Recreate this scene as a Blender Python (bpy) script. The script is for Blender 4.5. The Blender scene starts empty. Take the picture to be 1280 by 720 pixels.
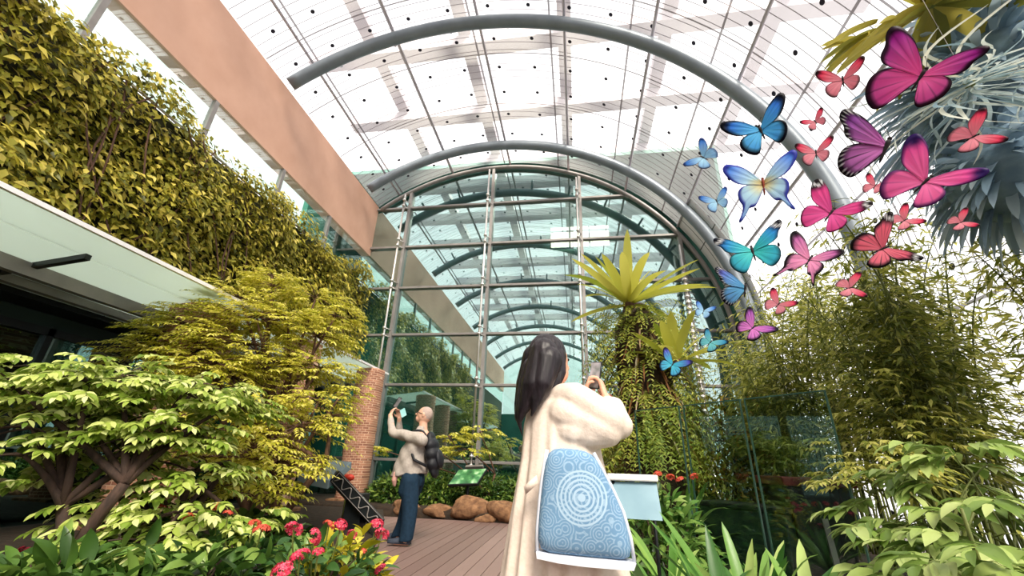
import bpy, bmesh, math, random
import numpy as np
from mathutils import Vector, Matrix

# ------------------------------------------------------------------ camera, sky, sun, exposure
C = bpy.context.scene.collection
SC = bpy.context.scene
F_PX, PITCH, ROLL, YAW, EYE = 517.0, math.radians(23.1), math.radians(1.84), math.radians(8.95), 0.97
fw = np.array([-math.sin(YAW)*math.cos(PITCH), math.cos(YAW)*math.cos(PITCH), math.sin(PITCH)])
rt0 = np.array([math.cos(YAW), math.sin(YAW), 0.0]); up0 = np.cross(rt0, fw)
rt = rt0*math.cos(ROLL)+up0*math.sin(ROLL); up = -rt0*math.sin(ROLL)+up0*math.cos(ROLL)
O = np.array([0, 0, EYE])
cam_d = bpy.data.cameras.new('camera'); cam = bpy.data.objects.new('camera', cam_d); C.objects.link(cam)
cam_d.sensor_width = 36; cam_d.lens = F_PX/1280*36; cam_d.clip_start = 0.05; cam_d.clip_end = 200
cam.matrix_world = Matrix(((rt[0], up[0], -fw[0], 0), (rt[1], up[1], -fw[1], 0), (rt[2], up[2], -fw[2], EYE), (0, 0, 0, 1)))
SC.camera = cam
w = bpy.data.worlds.new('sky'); SC.world = w; w.use_nodes = True
bg = w.node_tree.nodes['Background']; bg.inputs[0].default_value = (1.0, 0.985, 0.98, 1); bg.inputs[1].default_value = 1.05
sd = bpy.data.lights.new('sun', 'SUN'); sun = bpy.data.objects.new('sun', sd); C.objects.link(sun)
sd.energy = 7.5; sd.angle = math.radians(24); sd.color = (1.0, 0.93, 0.78)
sun.rotation_euler = Vector((-0.30, 0.75, -0.85)).to_track_quat('-Z', 'Y').to_euler()
vs = SC.view_settings; vs.view_transform = 'Standard'; vs.look = 'None'; vs.gamma = 1; vs.use_curve_mapping = False; vs.exposure = 0.8
SC.cycles.max_bounces = 10; SC.cycles.transparent_max_bounces = 24; SC.cycles.transmission_bounces = 6

# ------------------------------------------------------------------ helpers
rng = np.random.default_rng(7); random.seed(7)
def ray(px, py): return (px-640)*rt-(py-360)*up+F_PX*fw
def at(px, py, Y): r = ray(px, py); return O+r*(Y/r[1])
def along(px, py, depth): return O+ray(px, py)/F_PX*depth
def L(c):
    if isinstance(c, str): c = [int(c[i:i+2], 16) for i in (0, 2, 4)]
    return tuple((v/255/12.92 if v/255 <= .04045 else ((v/255+.055)/1.055)**2.4) for v in c)
def norm(v): v = np.asarray(v, float); return v/(np.linalg.norm(v, axis=-1, keepdims=True)+1e-9)

def newmat(name):
    m = bpy.data.materials.new(name); m.use_nodes = True; nt = m.node_tree
    return m, nt, nt.nodes, nt.links, nt.nodes['Principled BSDF'], nt.nodes['Material Output']
def pm(name, col, rough=.6, metal=0, col2=None, scale=8, bump=0, spec=.4, stretch=None, detail=4):
    m, nt, n, l, b, o = newmat(name)
    b.inputs['Roughness'].default_value = rough; b.inputs['Metallic'].default_value = metal
    b.inputs['Specular IOR Level'].default_value = spec
    c = L(col); c2 = L(col2) if col2 else tuple(v*.8 for v in c)
    tc = n.new('ShaderNodeTexCoord'); nz = n.new('ShaderNodeTexNoise'); nz.inputs['Scale'].default_value = scale; nz.inputs['Detail'].default_value = detail
    if stretch:
        mp = n.new('ShaderNodeMapping'); mp.inputs['Scale'].default_value = stretch
        l.new(tc.outputs['Object'], mp.inputs[0]); l.new(mp.outputs[0], nz.inputs['Vector'])
    else: l.new(tc.outputs['Object'], nz.inputs['Vector'])
    rp = n.new('ShaderNodeValToRGB'); rp.color_ramp.elements[0].position = .3; rp.color_ramp.elements[1].position = .7
    rp.color_ramp.elements[0].color = (*c2, 1); rp.color_ramp.elements[1].color = (*c, 1)
    l.new(nz.outputs['Fac'], rp.inputs[0]); l.new(rp.outputs[0], b.inputs['Base Color'])
    if bump:
        bp = n.new('ShaderNodeBump'); bp.inputs['Strength'].default_value = bump; bp.inputs['Distance'].default_value = .02
        l.new(nz.outputs['Fac'], bp.inputs['Height']); l.new(bp.outputs[0], b.inputs['Normal'])
    return m
def leafmat(name, cols, trans=.35, rough=.42, spec=.35):
    m, nt, n, l, b, o = newmat(name)
    g = n.new('ShaderNodeNewGeometry'); rp = n.new('ShaderNodeValToRGB')
    el = rp.color_ramp.elements
    while len(el) < len(cols): el.new(.5)
    for i, c in enumerate(cols): el[i].position = i/(len(cols)-1); el[i].color = (*L(c), 1)
    l.new(g.outputs['Random Per Island'], rp.inputs[0]); l.new(rp.outputs[0], b.inputs['Base Color'])
    b.inputs['Roughness'].default_value = rough; b.inputs['Specular IOR Level'].default_value = spec
    t = n.new('ShaderNodeBsdfTranslucent'); l.new(rp.outputs[0], t.inputs[0])
    mx = n.new('ShaderNodeMixShader'); mx.inputs[0].default_value = trans
    l.new(b.outputs[0], mx.inputs[1]); l.new(t.outputs[0], mx.inputs[2]); l.new(mx.outputs[0], o.inputs[0])
    return m
def math_node(n, l, op, a, b=None, c=None):
    x = n.new('ShaderNodeMath'); x.operation = op
    for i, v in enumerate((a, b, c)):
        if v is None: continue
        if isinstance(v, (int, float)): x.inputs[i].default_value = v
        else: l.new(v, x.inputs[i])
    return x.outputs[0]

def raw(name, verts, faces, mat, smooth=False):
    me = bpy.data.meshes.new(name); me.from_pydata([tuple(v) for v in verts], [], faces); me.update()
    if smooth: me.polygons.foreach_set('use_smooth', [True]*len(me.polygons))
    if mat: me.materials.append(mat)
    return me
def link(name, me, parent=None, loc=None):
    o = bpy.data.objects.new(name, me); C.objects.link(o)
    if parent is not None:
        o.parent = parent; o.matrix_parent_inverse = Matrix.Translation(root_loc(parent)).inverted()
    if loc is not None: o.location = loc
    return o
def root_loc(p):
    v = Vector((0, 0, 0))
    while p is not None: v += Vector(p.location) if p.parent is None else Vector((0, 0, 0)); p = p.parent
    return v
def tag(o, label=None, cat=None, group=None, kind=None):
    if label: o['label'] = label
    if cat: o['category'] = cat
    if group: o['group'] = group
    if kind: o['kind'] = kind
    return o
def thing(name, label, cat, loc, group=None):
    o = bpy.data.objects.new(name, None); o.empty_display_size = .1; C.objects.link(o); o.location = tuple(float(v) for v in loc)
    return tag(o, label, cat, group)

class MB:
    def __init__(s): s.v = []; s.f = []
    def add(s, v, f):
        k = len(s.v); s.v += [tuple(float(c) for c in p) for p in v]; s.f += [tuple(i+k for i in q) for q in f]
    def box(s, lo, hi):
        x0, y0, z0 = lo; x1, y1, z1 = hi
        s.hexa([(x0, y0, z0), (x1, y0, z0), (x1, y1, z0), (x0, y1, z0)], [(x0, y0, z1), (x1, y0, z1), (x1, y1, z1), (x0, y1, z1)])
    def hexa(s, a, b):
        s.add(list(a)+list(b), [(3, 2, 1, 0), (4, 5, 6, 7), (0, 1, 5, 4), (1, 2, 6, 5), (2, 3, 7, 6), (3, 0, 4, 7)])
    def obox(s, c, ax, ay, az):            # centre and three half-axis vectors
        c, ax, ay, az = map(np.asarray, (c, ax, ay, az))
        q = [(-1, -1), (1, -1), (1, 1), (-1, 1)]
        s.hexa([c+i*ax+j*ay-az for i, j in q], [c+i*ax+j*ay+az for i, j in q])
    def tube(s, path, r, n=8, cap=True):
        P = np.asarray(path, float); m = len(P); R = np.full(m, r) if np.isscalar(r) else np.asarray(r)
        T = np.gradient(P, axis=0); T = norm(T); ref = np.array([0, 0, 1.]) if abs(T[0][2]) < .9 else np.array([1., 0, 0])
        V = []
        A = norm(np.cross(T[0], ref))
        for i in range(m):
            A = norm(A-T[i]*(A@T[i])); B = np.cross(T[i], A)
            for k in range(n):
                t = 2*math.pi*k/n; V.append(P[i]+R[i]*(math.cos(t)*A+math.sin(t)*B))
        Fc = [(i*n+k, i*n+(k+1) % n, (i+1)*n+(k+1) % n, (i+1)*n+k) for i in range(m-1) for k in range(n)]
        if cap: Fc += [tuple(range(n))[::-1], tuple(range((m-1)*n, m*n))]
        s.add(V, Fc)
    def ball(s, c, r, n=8):
        r = np.array([r]*3) if np.isscalar(r) else np.asarray(r); V = []; m = n//2
        for i in range(1, m):
            for k in range(n):
                a = math.pi*i/m; t = 2*math.pi*k/n; V.append(np.asarray(c)+r*np.array([math.sin(a)*math.cos(t), math.sin(a)*math.sin(t), math.cos(a)]))
        V += [np.asarray(c)+r*np.array([0, 0, 1]), np.asarray(c)-r*np.array([0, 0, 1])]
        Fc = [(i*n+k, (i+1)*n+k, (i+1)*n+(k+1) % n, i*n+(k+1) % n) for i in range(m-2) for k in range(n)]
        t, b = len(V)-2, len(V)-1
        Fc += [(t, k, (k+1) % n) for k in range(n)]+[(b, (m-2)*n+(k+1) % n, (m-2)*n+k) for k in range(n)]
        s.add(V, Fc)
    def build(s, name, mat, parent=None, smooth=False, bevel=0):
        o = link(name, raw(name, s.v, s.f, mat, smooth), parent)
        if bevel:
            b = o.modifiers.new('bevel', 'BEVEL'); b.width = bevel; b.segments = 2; b.limit_method = 'ANGLE'
        return o

# ---- leaves: every leaf is its own small folded surface
T_LO = (np.array([(0, 0, 0), (.42, -.5, .07), (.42, .5, .07), (.45, 0, 0), (1, 0, -.12)]), [(0, 1, 3), (0, 3, 2), (1, 4, 3), (3, 4, 2)])
_u = [0.0, .18, .42, .68, .88, 1.0]; _w = [.03, .34, .5, .42, .2, .01]; _z = [0, .03, .03, -.02, -.09, -.16]
T_HI = (np.array([(u, sgn*ww, z+(.10*ww if sgn else 0)) for u, ww, z in zip(_u, _w, _z) for sgn in (-1, 0, 1)]),
        [(3*i+a, 3*i+3+a, 3*i+4+a, 3*i+1+a) for i in range(5) for a in (0, 1)])
def leaf_obj(name, P, D, N, Ln, Wd, mat, parent=None, hi=False):
    P = np.asarray(P, float); D = norm(D); N = np.asarray(N, float); S = norm(np.cross(D, N)); N = np.cross(S, D)
    tv, tf = T_HI if hi else T_LO
    Ln = np.broadcast_to(np.asarray(Ln, float), (len(P),))[:, None, None]; Wd = np.broadcast_to(np.asarray(Wd, float), (len(P),))[:, None, None]
    V = P[:, None, :]+D[:, None, :]*tv[None, :, 0:1]*Ln+S[:, None, :]*tv[None, :, 1:2]*Wd+N[:, None, :]*tv[None, :, 2:3]*Ln
    return fast_mesh(name, V.reshape(-1, 3), tf, len(P), len(tv), mat, parent)
def fast_mesh(name, V, tf, cnt, nv, mat, parent, smooth=True):
    k = len(tf[0]); Fa = (np.asarray(tf)[None]+(np.arange(cnt)*nv)[:, None, None]).reshape(-1)
    me = bpy.data.meshes.new(name); me.vertices.add(len(V)); me.vertices.foreach_set('co', V.astype(np.float32).ravel())
    npol = len(Fa)//k; me.loops.add(len(Fa)); me.loops.foreach_set('vertex_index', Fa.astype(np.int32))
    me.polygons.add(npol); me.polygons.foreach_set('loop_start', np.arange(0, len(Fa), k, dtype=np.int32))
    me.polygons.foreach_set('use_smooth', np.ones(npol, bool))
    me.update(calc_edges=True); me.validate(); me.materials.append(mat)
    return link(name, me, parent)
def straps(name, P, D, Ln, Wd, droop, mat, parent=None, seg=7, curl=None, fold=.25):
    """long strap leaves: P start, D start direction, droop = how far the tip bends down (fraction of length)"""
    P = np.asarray(P, float); D = norm(D); n = len(P)
    Ln = np.broadcast_to(Ln, (n,)).astype(float); Wd = np.broadcast_to(Wd, (n,)).astype(float); dr = np.broadcast_to(droop, (n,)).astype(float)
    t = np.linspace(0, 1, seg+1)
    pos = P[:, None]+D[:, None]*(t[None, :, None]*Ln[:, None, None])
    pos[:, :, 2] -= dr[:, None]*Ln[:, None]*t[None]**2
    if curl is not None: pos += curl(t, n)*Ln[:, None, None]
    T = norm(np.gradient(pos, axis=1)); up_ = np.array([0, 0, 1.0])
    S = norm(np.cross(T, up_)+1e-4); N = np.cross(S, T)
    prof = np.clip(np.sin(np.pi*(0.12+.88*t))**.55, .03, 1); prof[-1] = .03
    hw = .5*Wd[:, None]*prof[None]
    V = np.stack([pos-S*hw[..., None]+N*(fold*hw)[..., None], pos, pos+S*hw[..., None]+N*(fold*hw)[..., None]], axis=2)
    tf = [(3*i+a, 3*i+3+a, 3*i+4+a, 3*i+1+a) for i in range(seg) for a in (0, 1)]
    return fast_mesh(name, V.reshape(-1, 3), tf, n, 3*(seg+1), mat, parent)
def fronds(P, D, Ln, pairs, lf, lw, droop=.25, spread=62, lift=.0):
    """pinnate sprays: returns leaf arrays P, D, N, L, W and the rachis end points"""
    P = np.asarray(P, float); D = norm(D); M = len(P); Ln = np.broadcast_to(Ln, (M,)).astype(float)
    S = norm(np.cross(D, [0, 0, 1.]))
    oP, oD, oN, oL, oW = [], [], [], [], []
    for k in range(pairs+1):
        t = .12+.88*k/pairs
        pos = P+D*(Ln*t)[:, None]; pos[:, 2] -= droop*Ln*t*t
        tg = D*1.0; tg[:, 2] -= 2*droop*t; tg = norm(tg); nn = np.cross(S, tg)
        for sg in ((-1, 1) if k < pairs else (0,)):
            a = math.radians(spread)*(1-.35*t)
            d = norm(tg*math.cos(a*abs(sg))+S*sg*math.sin(a)+nn*lift+rng.normal(0, .12, (M, 3))+np.array([0, 0, -.16]))
            oP.append(pos); oD.append(d); oN.append(norm(nn+rng.normal(0, .22, (M, 3)))); sc = lf*(1-.30*abs(2*t-1))*rng.uniform(.8, 1.15, M)
            oL.append(sc); oW.append(sc*lw/lf)
    return tuple(np.concatenate(x) for x in (oP, oD, oN, oL, oW))
def bezier(a, b, c, n=8):
    a, b, c = map(np.asarray, (a, b, c)); t = np.linspace(0, 1, n)[:, None]
    return a*(1-t)**2+2*b*t*(1-t)+c*t*t

# ---- bodies: overlapping tapered limbs fused into ONE continuous surface
def cone_sphere(mb, p0, r0, p1, r1, n=14):
    p0, p1 = np.asarray(p0, float), np.asarray(p1, float); d = p1-p0; ln = np.linalg.norm(d)
    if ln < 1e-6: mb.ball(p0, r0, n); return
    d /= ln; ref = np.array([0, 0, 1.]) if abs(d[2]) < .9 else np.array([1., 0, 0]); A = norm(np.cross(d, ref)); B = np.cross(d, A)
    prof = [(-r0*math.cos(t), r0*math.sin(t)) for t in np.linspace(.12, math.pi/2, 5)]+[(ln+r1*math.sin(t), r1*math.cos(t)) for t in np.linspace(0, math.pi/2-.12, 5)]
    V = [p0+d*z+q*(math.cos(2*math.pi*k/n)*A+math.sin(2*math.pi*k/n)*B) for z, q in prof for k in range(n)]
    Fc = [(i*n+k, i*n+(k+1) % n, (i+1)*n+(k+1) % n, (i+1)*n+k) for i in range(len(prof)-1) for k in range(n)]
    Fc += [tuple(range(n))[::-1], tuple(range((len(prof)-1)*n, len(prof)*n))]
    mb.add(V, Fc)
def chain(mb, pts, n=14):
    for (p, r), (q, s) in zip(pts[:-1], pts[1:]): cone_sphere(mb, p, r, q, s, n)
def ellipsoid(mb, c, rad, fwd=(1, 0, 0), upv=(0, 0, 1), n=20):
    f = norm(fwd); s = norm(np.cross(upv, f)); u = np.cross(f, s); t = MB(); t.ball((0, 0, 0), 1, n)
    V = [np.asarray(c)+p[0]*rad[0]*f+p[1]*rad[1]*s+p[2]*rad[2]*u for p in t.v]; mb.add(V, t.f)
def loft(mb, rings):
    n = len(rings[0]); V = [p for r in rings for p in r]
    Fc = [(i*n+k, i*n+(k+1) % n, (i+1)*n+(k+1) % n, (i+1)*n+k) for i in range(len(rings)-1) for k in range(n)]
    Fc += [tuple(range(n))[::-1], tuple(range((len(rings)-1)*n, len(rings)*n))]; mb.add(V, Fc)
def fuse(name, mb, mat, parent, voxel=.006, smooth=6, post=None):
    me = raw(name, mb.v, mb.f, None)
    bm = bmesh.new(); bm.from_mesh(me); bmesh.ops.recalc_face_normals(bm, faces=bm.faces); bm.to_mesh(me); bm.free()
    o = bpy.data.objects.new(name, me); C.objects.link(o)
    r = o.modifiers.new('r', 'REMESH'); r.mode = 'VOXEL'; r.voxel_size = voxel; r.use_smooth_shade = True
    if smooth: s = o.modifiers.new('s', 'SMOOTH'); s.factor = .5; s.iterations = smooth
    dg = bpy.context.evaluated_depsgraph_get(); m2 = bpy.data.meshes.new_from_object(o.evaluated_get(dg))
    bpy.data.objects.remove(o); m2.name = name
    if post:
        k = len(m2.vertices); co = np.empty(k*3, np.float32); no = np.empty(k*3, np.float32)
        m2.vertices.foreach_get('co', co); m2.vertices.foreach_get('normal', no)
        co = post(co.reshape(-1, 3).astype(float), no.reshape(-1, 3).astype(float)); m2.vertices.foreach_set('co', co.astype(np.float32).ravel()); m2.update()
    m2.materials.clear(); m2.materials.append(mat); m2.polygons.foreach_set('use_smooth', [True]*len(m2.polygons))
    return link(name, m2, parent)
def hand(mb, wrist, fdir, palm_n, s=1.0, curl=30, thumb=1, spread=.1):
    """palm, four fingers of unequal length bending towards palm_n, and a thumb leaving the side of the palm"""
    wv = np.asarray(wrist, float); f = norm(fdir); p = np.asarray(palm_n, float); p = norm(p-f*(p@f)); sd_ = np.cross(f, p)
    for i, (off, ln, pl) in enumerate(((-.030, .066, .078), (-.010, .076, .086), (.010, .072, .083), (.029, .056, .074))):
        off *= thumb*-1
        k = wv+f*pl*s+sd_*off*s; cone_sphere(mb, wv+f*.012*s+sd_*off*.6*s, .0135*s, k, .0115*s, 10)
        d = norm(f+sd_*off/.03*spread); a = 0; q = k
        for j, fr in enumerate((.44, .31, .25)):
            a += math.radians(curl)*(1.0 if j else .8); dd = norm(d*math.cos(a)+p*math.sin(a)); q2 = q+dd*ln*fr*s
            cone_sphere(mb, q, (.0095-.001*j)*s, q2, (.0088-.001*j)*s, 10); q = q2
    b = wv+f*.025*s+sd_*thumb*.022*s+p*.004; k = b+norm(f*.55+sd_*thumb*.75+p*.35)*.042*s; e = k+norm(f*.9+sd_*thumb*.25+p*.35)*.032*s
    cone_sphere(mb, b, .014*s, k, .0105*s, 10); cone_sphere(mb, k, .0105*s, e, .0085*s, 10)

# ------------------------------------------------------------------ materials
M = {}
M['steel'] = pm('grey_paint_steel', '7b838b', .38, .2, '6f777f', 3)
M['frame'] = pm('window_frame', '8d8885', .45, .3, '7d7876', 4)
M['rod'] = pm('stainless_rod', 'e4e0dc', .25, .7, 'cfcac6', 6)
M['white'] = pm('white_panel', 'f2eff0', .5, 0, 'e8e5e7', 2)
M['beam'] = pm('white_beam', 'bdb5ba', .6, 0, 'b5acb2', 2)
M['terra'] = pm('terracotta_fascia', 'c79d88', .7, 0, 'bb917c', 1.5)
M['soil'] = pm('soil', '3a2c20', .95, 0, '1f1812', 14, .8)
M['dark'] = pm('black_metal', '1d2124', .45, .1, '14171a', 6)
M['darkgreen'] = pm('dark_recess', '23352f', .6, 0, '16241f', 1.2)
M['teal'] = pm('teal_interior', '3f7d70', .6, 0, '2c5c53', .6)
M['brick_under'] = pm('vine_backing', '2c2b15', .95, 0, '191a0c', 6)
M['skin'] = pm('skin', 'e3b196', .5, 0, 'd8a288', 20, spec=.35)
M['skin2'] = pm('skin_pale', 'dcae97', .5, 0, 'cf9d86', 20, spec=.35)
M['bark'] = pm('bark', '6e4f3d', .85, 0, '3f2c22', 22, .6, stretch=(1, 1, .25))
M['bark_dark'] = pm('bark_dark', '4b372d', .85, 0, '2c201a', 22, .6, stretch=(1, 1, .3))
M['rock'] = pm('rock', '97704f', .95, 0, '5a3e2c', 11, 1.0)
M['stem'] = pm('green_stem', '6b7433', .6, 0, '565e2a', 10)

def glass_mat(name, refl, tint, gloss_col=(1, 1, 1), rough=.0, fresnel=False):
    m, nt, n, l, b, o = newmat(name); n.remove(b)
    g = n.new('ShaderNodeBsdfGlossy'); g.inputs['Color'].default_value = (*gloss_col, 1); g.inputs['Roughness'].default_value = rough
    t = n.new('ShaderNodeBsdfTransparent'); t.inputs[0].default_value = (*tint, 1)
    mx = n.new('ShaderNodeMixShader'); mx.inputs[0].default_value = refl
    if fresnel:
        lw = n.new('ShaderNodeLayerWeight'); lw.inputs[0].default_value = .35
        s = math_node(n, l, 'MULTIPLY_ADD', lw.outputs['Fresnel'], .8, refl); l.new(s, mx.inputs[0])
    l.new(t.outputs[0], mx.inputs[1]); l.new(g.outputs[0], mx.inputs[2]); l.new(mx.outputs[0], o.inputs[0])
    return m
M['wallglass'] = glass_mat('end_wall_glass', .46, (.66, .84, .79), (.70, .87, .85))
M['panelglass'] = glass_mat('panel_glass', .045, (.85, .93, .89), (.8, 1, .95))
M['clear'] = glass_mat('clerestory_glass', .15, (.85, .95, .9))

def roof_mat(name, veil=.16, lines=True):
    m, nt, n, l, b, o = newmat(name)
    tr = n.new('ShaderNodeBsdfTransparent'); tr.inputs[0].default_value = (.97, .96, .97, 1)
    tl = n.new('ShaderNodeBsdfTranslucent'); tl.inputs[0].default_value = (.95, .94, .95, 1)
    mx = n.new('ShaderNodeMixShader'); mx.inputs[0].default_value = veil; l.new(tr.outputs[0], mx.inputs[1]); l.new(tl.outputs[0], mx.inputs[2])
    uv = n.new('ShaderNodeUVMap'); sp = n.new('ShaderNodeSeparateXYZ'); l.new(uv.outputs[0], sp.inputs[0]); u, v = sp.outputs[0], sp.outputs[1]
    def line(x, period, width):
        fr = math_node(n, l, 'FRACT', math_node(n, l, 'DIVIDE', x, period)); a = math_node(n, l, 'ABSOLUTE', math_node(n, l, 'SUBTRACT', fr, .5))
        return math_node(n, l, 'LESS_THAN', a, width/period/2)
    def cell(x, period):
        return math_node(n, l, 'MULTIPLY', math_node(n, l, 'SUBTRACT', math_node(n, l, 'FRACT', math_node(n, l, 'DIVIDE', x, period)), .5), period)
    du, dv = cell(u, .95), cell(v, .8)
    d2 = math_node(n, l, 'ADD', math_node(n, l, 'MULTIPLY', du, du), math_node(n, l, 'MULTIPLY', dv, dv))
    dot = math_node(n, l, 'LESS_THAN', d2, .045**2)
    ln = math_node(n, l, 'MAXIMUM', line(v, .2, .016), math_node(n, l, 'MAXIMUM', line(u, 1.9, .045), line(v, 1.6, .03)))
    db = n.new('ShaderNodeBsdfDiffuse'); db.inputs[0].default_value = (*L('8f858c'), 1)
    dk = n.new('ShaderNodeBsdfDiffuse'); dk.inputs[0].default_value = (*L('3a3842'), 1)
    m1 = n.new('ShaderNodeMixShader'); l.new(math_node(n, l, 'MULTIPLY', ln, .85), m1.inputs[0]); l.new(mx.outputs[0], m1.inputs[1]); l.new(db.outputs[0], m1.inputs[2])
    m2 = n.new('ShaderNodeMixShader'); l.new(dot, m2.inputs[0]); l.new(m1.outputs[0], m2.inputs[1]); l.new(dk.outputs[0], m2.inputs[2])
    l.new(m2.outputs[0], o.inputs[0]); return m
M['roof'] = roof_mat('roof_glazing')

# ------------------------------------------------------------------ THE SETTING
YE, YB = 11.4, -16.0                       # glazed end wall; rear end behind the camera
CX, CZ, RV = -2.3, 3.8, 6.85               # barrel vault
XL, XR = -6.6, CX+RV
TH_L = math.pi-math.acos((CX-XL)/RV)
def vault(th, r=RV): return (CX+r*math.cos(th), CZ+r*math.sin(th))

def S(o): o['kind'] = 'structure'; return o
mb = MB(); mb.box((-9.5, YB, -.30), (7, 17, -.03)); S(mb.build('floor', M['soil']))
# vault
def uvsheet(name, pts, y0, y1, mat, ny=1):
    V = []; Fc = []; UV = []
    s = [0]
    for a, b in zip(pts[:-1], pts[1:]): s.append(s[-1]+math.dist(a, b))
    for i, p in enumerate(pts):
        for y in (y0, y1): V.append((p[0], y, p[1]))
    for i in range(len(pts)-1): Fc.append((2*i, 2*i+1, 2*i+3, 2*i+2))
    me = raw(name, V, Fc, mat, True); uvl = me.uv_layers.new(name='UVMap')
    for p in me.polygons:
        for li, vi in zip(p.loop_indices, p.vertices): uvl.data[li].uv = (s[vi//2], y0 if vi % 2 == 0 else y1)
    return link(name, me)
S(uvsheet('ceiling', [vault(t) for t in np.linspace(TH_L, 0, 48)], YB, YE, M['roof']))
S(uvsheet('wall_right', [(XR, 3.8), (XR, -.03)], YB, YE, M['roof']))
# pale lattice of beams outside the roof glass
k = 0
for y in np.arange(-6.5, 12, 2.3):
    mb = MB(); mb.box((-7, y-.2, 11.0), (7, y+.2, 11.35)); S(mb.build('trim_%d' % (k := k+1), M['beam']))
for x in (-5.2, -2.6, 0.0, 2.6, 5.2):
    mb = MB(); mb.box((x-.17, YB, 11.36), (x+.17, 12, 11.6)); S(mb.build('trim_%d' % (k := k+1), M['beam']))
# left side wall: recess, vine backing, clerestory, terracotta fascia
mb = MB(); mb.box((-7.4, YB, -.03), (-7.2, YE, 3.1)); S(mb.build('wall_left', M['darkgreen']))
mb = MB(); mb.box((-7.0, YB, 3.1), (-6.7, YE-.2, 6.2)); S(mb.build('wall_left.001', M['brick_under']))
mb = MB(); mb.box((-7.2, YB, 2.7), (-6.7, YE, 3.1)); S(mb.build('trim_%d' % (k := k+1), M['dark']))
mb = MB(); mb.box((-6.66, YB, 6.2), (-6.64, YE, 7.2)); S(mb.build('window_1', M['clear']))
mb = MB(); mb.box((-6.9, YB, 7.2), (-6.6, YE, 9.1)); S(mb.build('trim_%d' % (k := k+1), M['terra']))
for y in np.arange(-7, 11, 2.0):
    mb = MB(); mb.box((-6.7, y-.04, 6.2), (-6.6, y+.04, 7.2)); S(mb.build('trim_%d' % (k := k+1), M['frame']))
# dark glazed doors in the recess under the canopy
mgl = glass_mat('recess_glass', .30, (.12, .26, .24), (.6, .9, .85))
for i, y in enumerate(np.arange(-1.5, 10.6, 1.5)):
    mb = MB(); mb.box((-7.16, y+.04, .1), (-7.14, y+1.46, 2.4)); g = S(mb.build('window_%d' % (i+2), mgl))
    mb = MB(); mb.box((-7.18, y-.04, 0), (-7.08, y+.04, 2.5)); mb.box((-7.18, y, 2.4), (-7.08, y+1.5, 2.5)); mb.build('window_frame', M['dark'], g)
# rear end behind the camera
mb = MB(); mb.box((-7.4, YB-.1, -.03), (XR+.2, YB, 5.2)); S(mb.build('wall_rear', M['teal']))
RB = MB()
pts = [vault(t) for t in np.linspace(TH_L, .21, 30)]
V = [(p[0], YB, p[1]) for p in pts]+[(XR, YB, 5.2), (XL, YB, 5.2)]
S(link('window_20', raw('window_20', V, [tuple(range(len(V)))], M['clear'])))

# glazed end wall: one bay of panes between each pair of mullions
COLS = [-8.3, -5.42, -2.54, .34, 3.22, 4.6]; ROWS = [1.0, 2.97, 4.45, 5.98, 7.45, 8.97, 10.6]
def arch_z(x, r=6.6):
    q = r*r-(x-CX)**2; return CZ+math.sqrt(q) if q > 0 else -1
wn = 30
for c0, c1 in zip(COLS[:-1], COLS[1:]):
    x0, x1 = max(c0, XL-.3), min(c1, XR)
    win = None
    for r0, r1 in zip([-.03]+ROWS[:-1], ROWS):
        xs = np.linspace(x0+.03, x1-.03, 14); top = [min(r1-.03, (arch_z(x) if x > XL else 8.9)) for x in xs]
        P_ = [(x, z) for x, z in zip(xs, top) if z > r0+.05]
        if len(P_) < 2: continue
        poly = [(P_[0][0], r0+.03)]+P_+[(P_[-1][0], r0+.03)]
        n_ = len(poly); Vv = [(x, YE, z) for x, z in poly]+[(x, YE+.02, z) for x, z in poly]
        Ff = [tuple(range(n_))[::-1], tuple(range(n_, 2*n_))]+[(i, (i+1) % n_, n_+(i+1) % n_, n_+i) for i in range(n_)]
        if win is None: win = S(link('window_%d' % (wn := wn+1), raw('window', Vv, Ff, M['wallglass'])))
        else: link('pane', raw('pane', Vv, Ff, M['wallglass']), win)
    for r1 in ROWS[:-1]:
        xa, xb = x0, x1
        while xb > xa and arch_z(min(xb, XR-.01)) < r1: xb -= .05
        if xb-xa > .2:
            mb = MB(); mb.box((xa, YE-.09, r1-.035), (xb, YE+.03, r1+.035)); mb.build('transom', M['frame'], win, bevel=.008)
for i, c in enumerate(COLS[1:-1]):
    mb = MB(); zt = arch_z(c); mb.box((c-.045, YE-.14, -.03), (c+.045, YE+.04, zt)); S(mb.build('trim_%d' % (k := k+1), M['frame']))
    # polished rod with clamps in front of each mullion
    zt2 = arch_z(c+.0, 6.35)
    t = thing('tension_rod', ['slim polished rod with clamps in front of the leftmost mullion above the canopy tip', 'slim polished rod with clamps in front of the mullion right of the standing man',
              'slim polished rod with clamps in front of the mullion behind the phone', 'thick rod with shiny clamps at the right edge of the glass wall'][i], 'rod', (c-.02, YE-.32, 0), 'rods in front of the glass wall')
    mb = MB(); mb.tube([(c-.1, YE-.34, .6), (c-.1, YE-.34, zt2)], .032 if i < 3 else .05, 10); mb.build('rod', M['rod'], t, True)
    for r1 in ROWS:
        if r1 < zt2:
            for dz in ((-.12, .1) if i < 3 else np.arange(-1.2, .3, .17)):
                mb = MB(); mb.tube([(c-.1, YE-.36, r1+dz), (c-.1, YE-.36, r1+dz+.06)], .055 if i < 3 else .085, 10); mb.tube([(c-.1, YE-.34, r1+dz+.03), (c+.02+(.16 if i == 3 else 0), YE-.10, r1+dz+.03)], .016, 6); mb.build('clamp', M['rod'], t, True)
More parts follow.
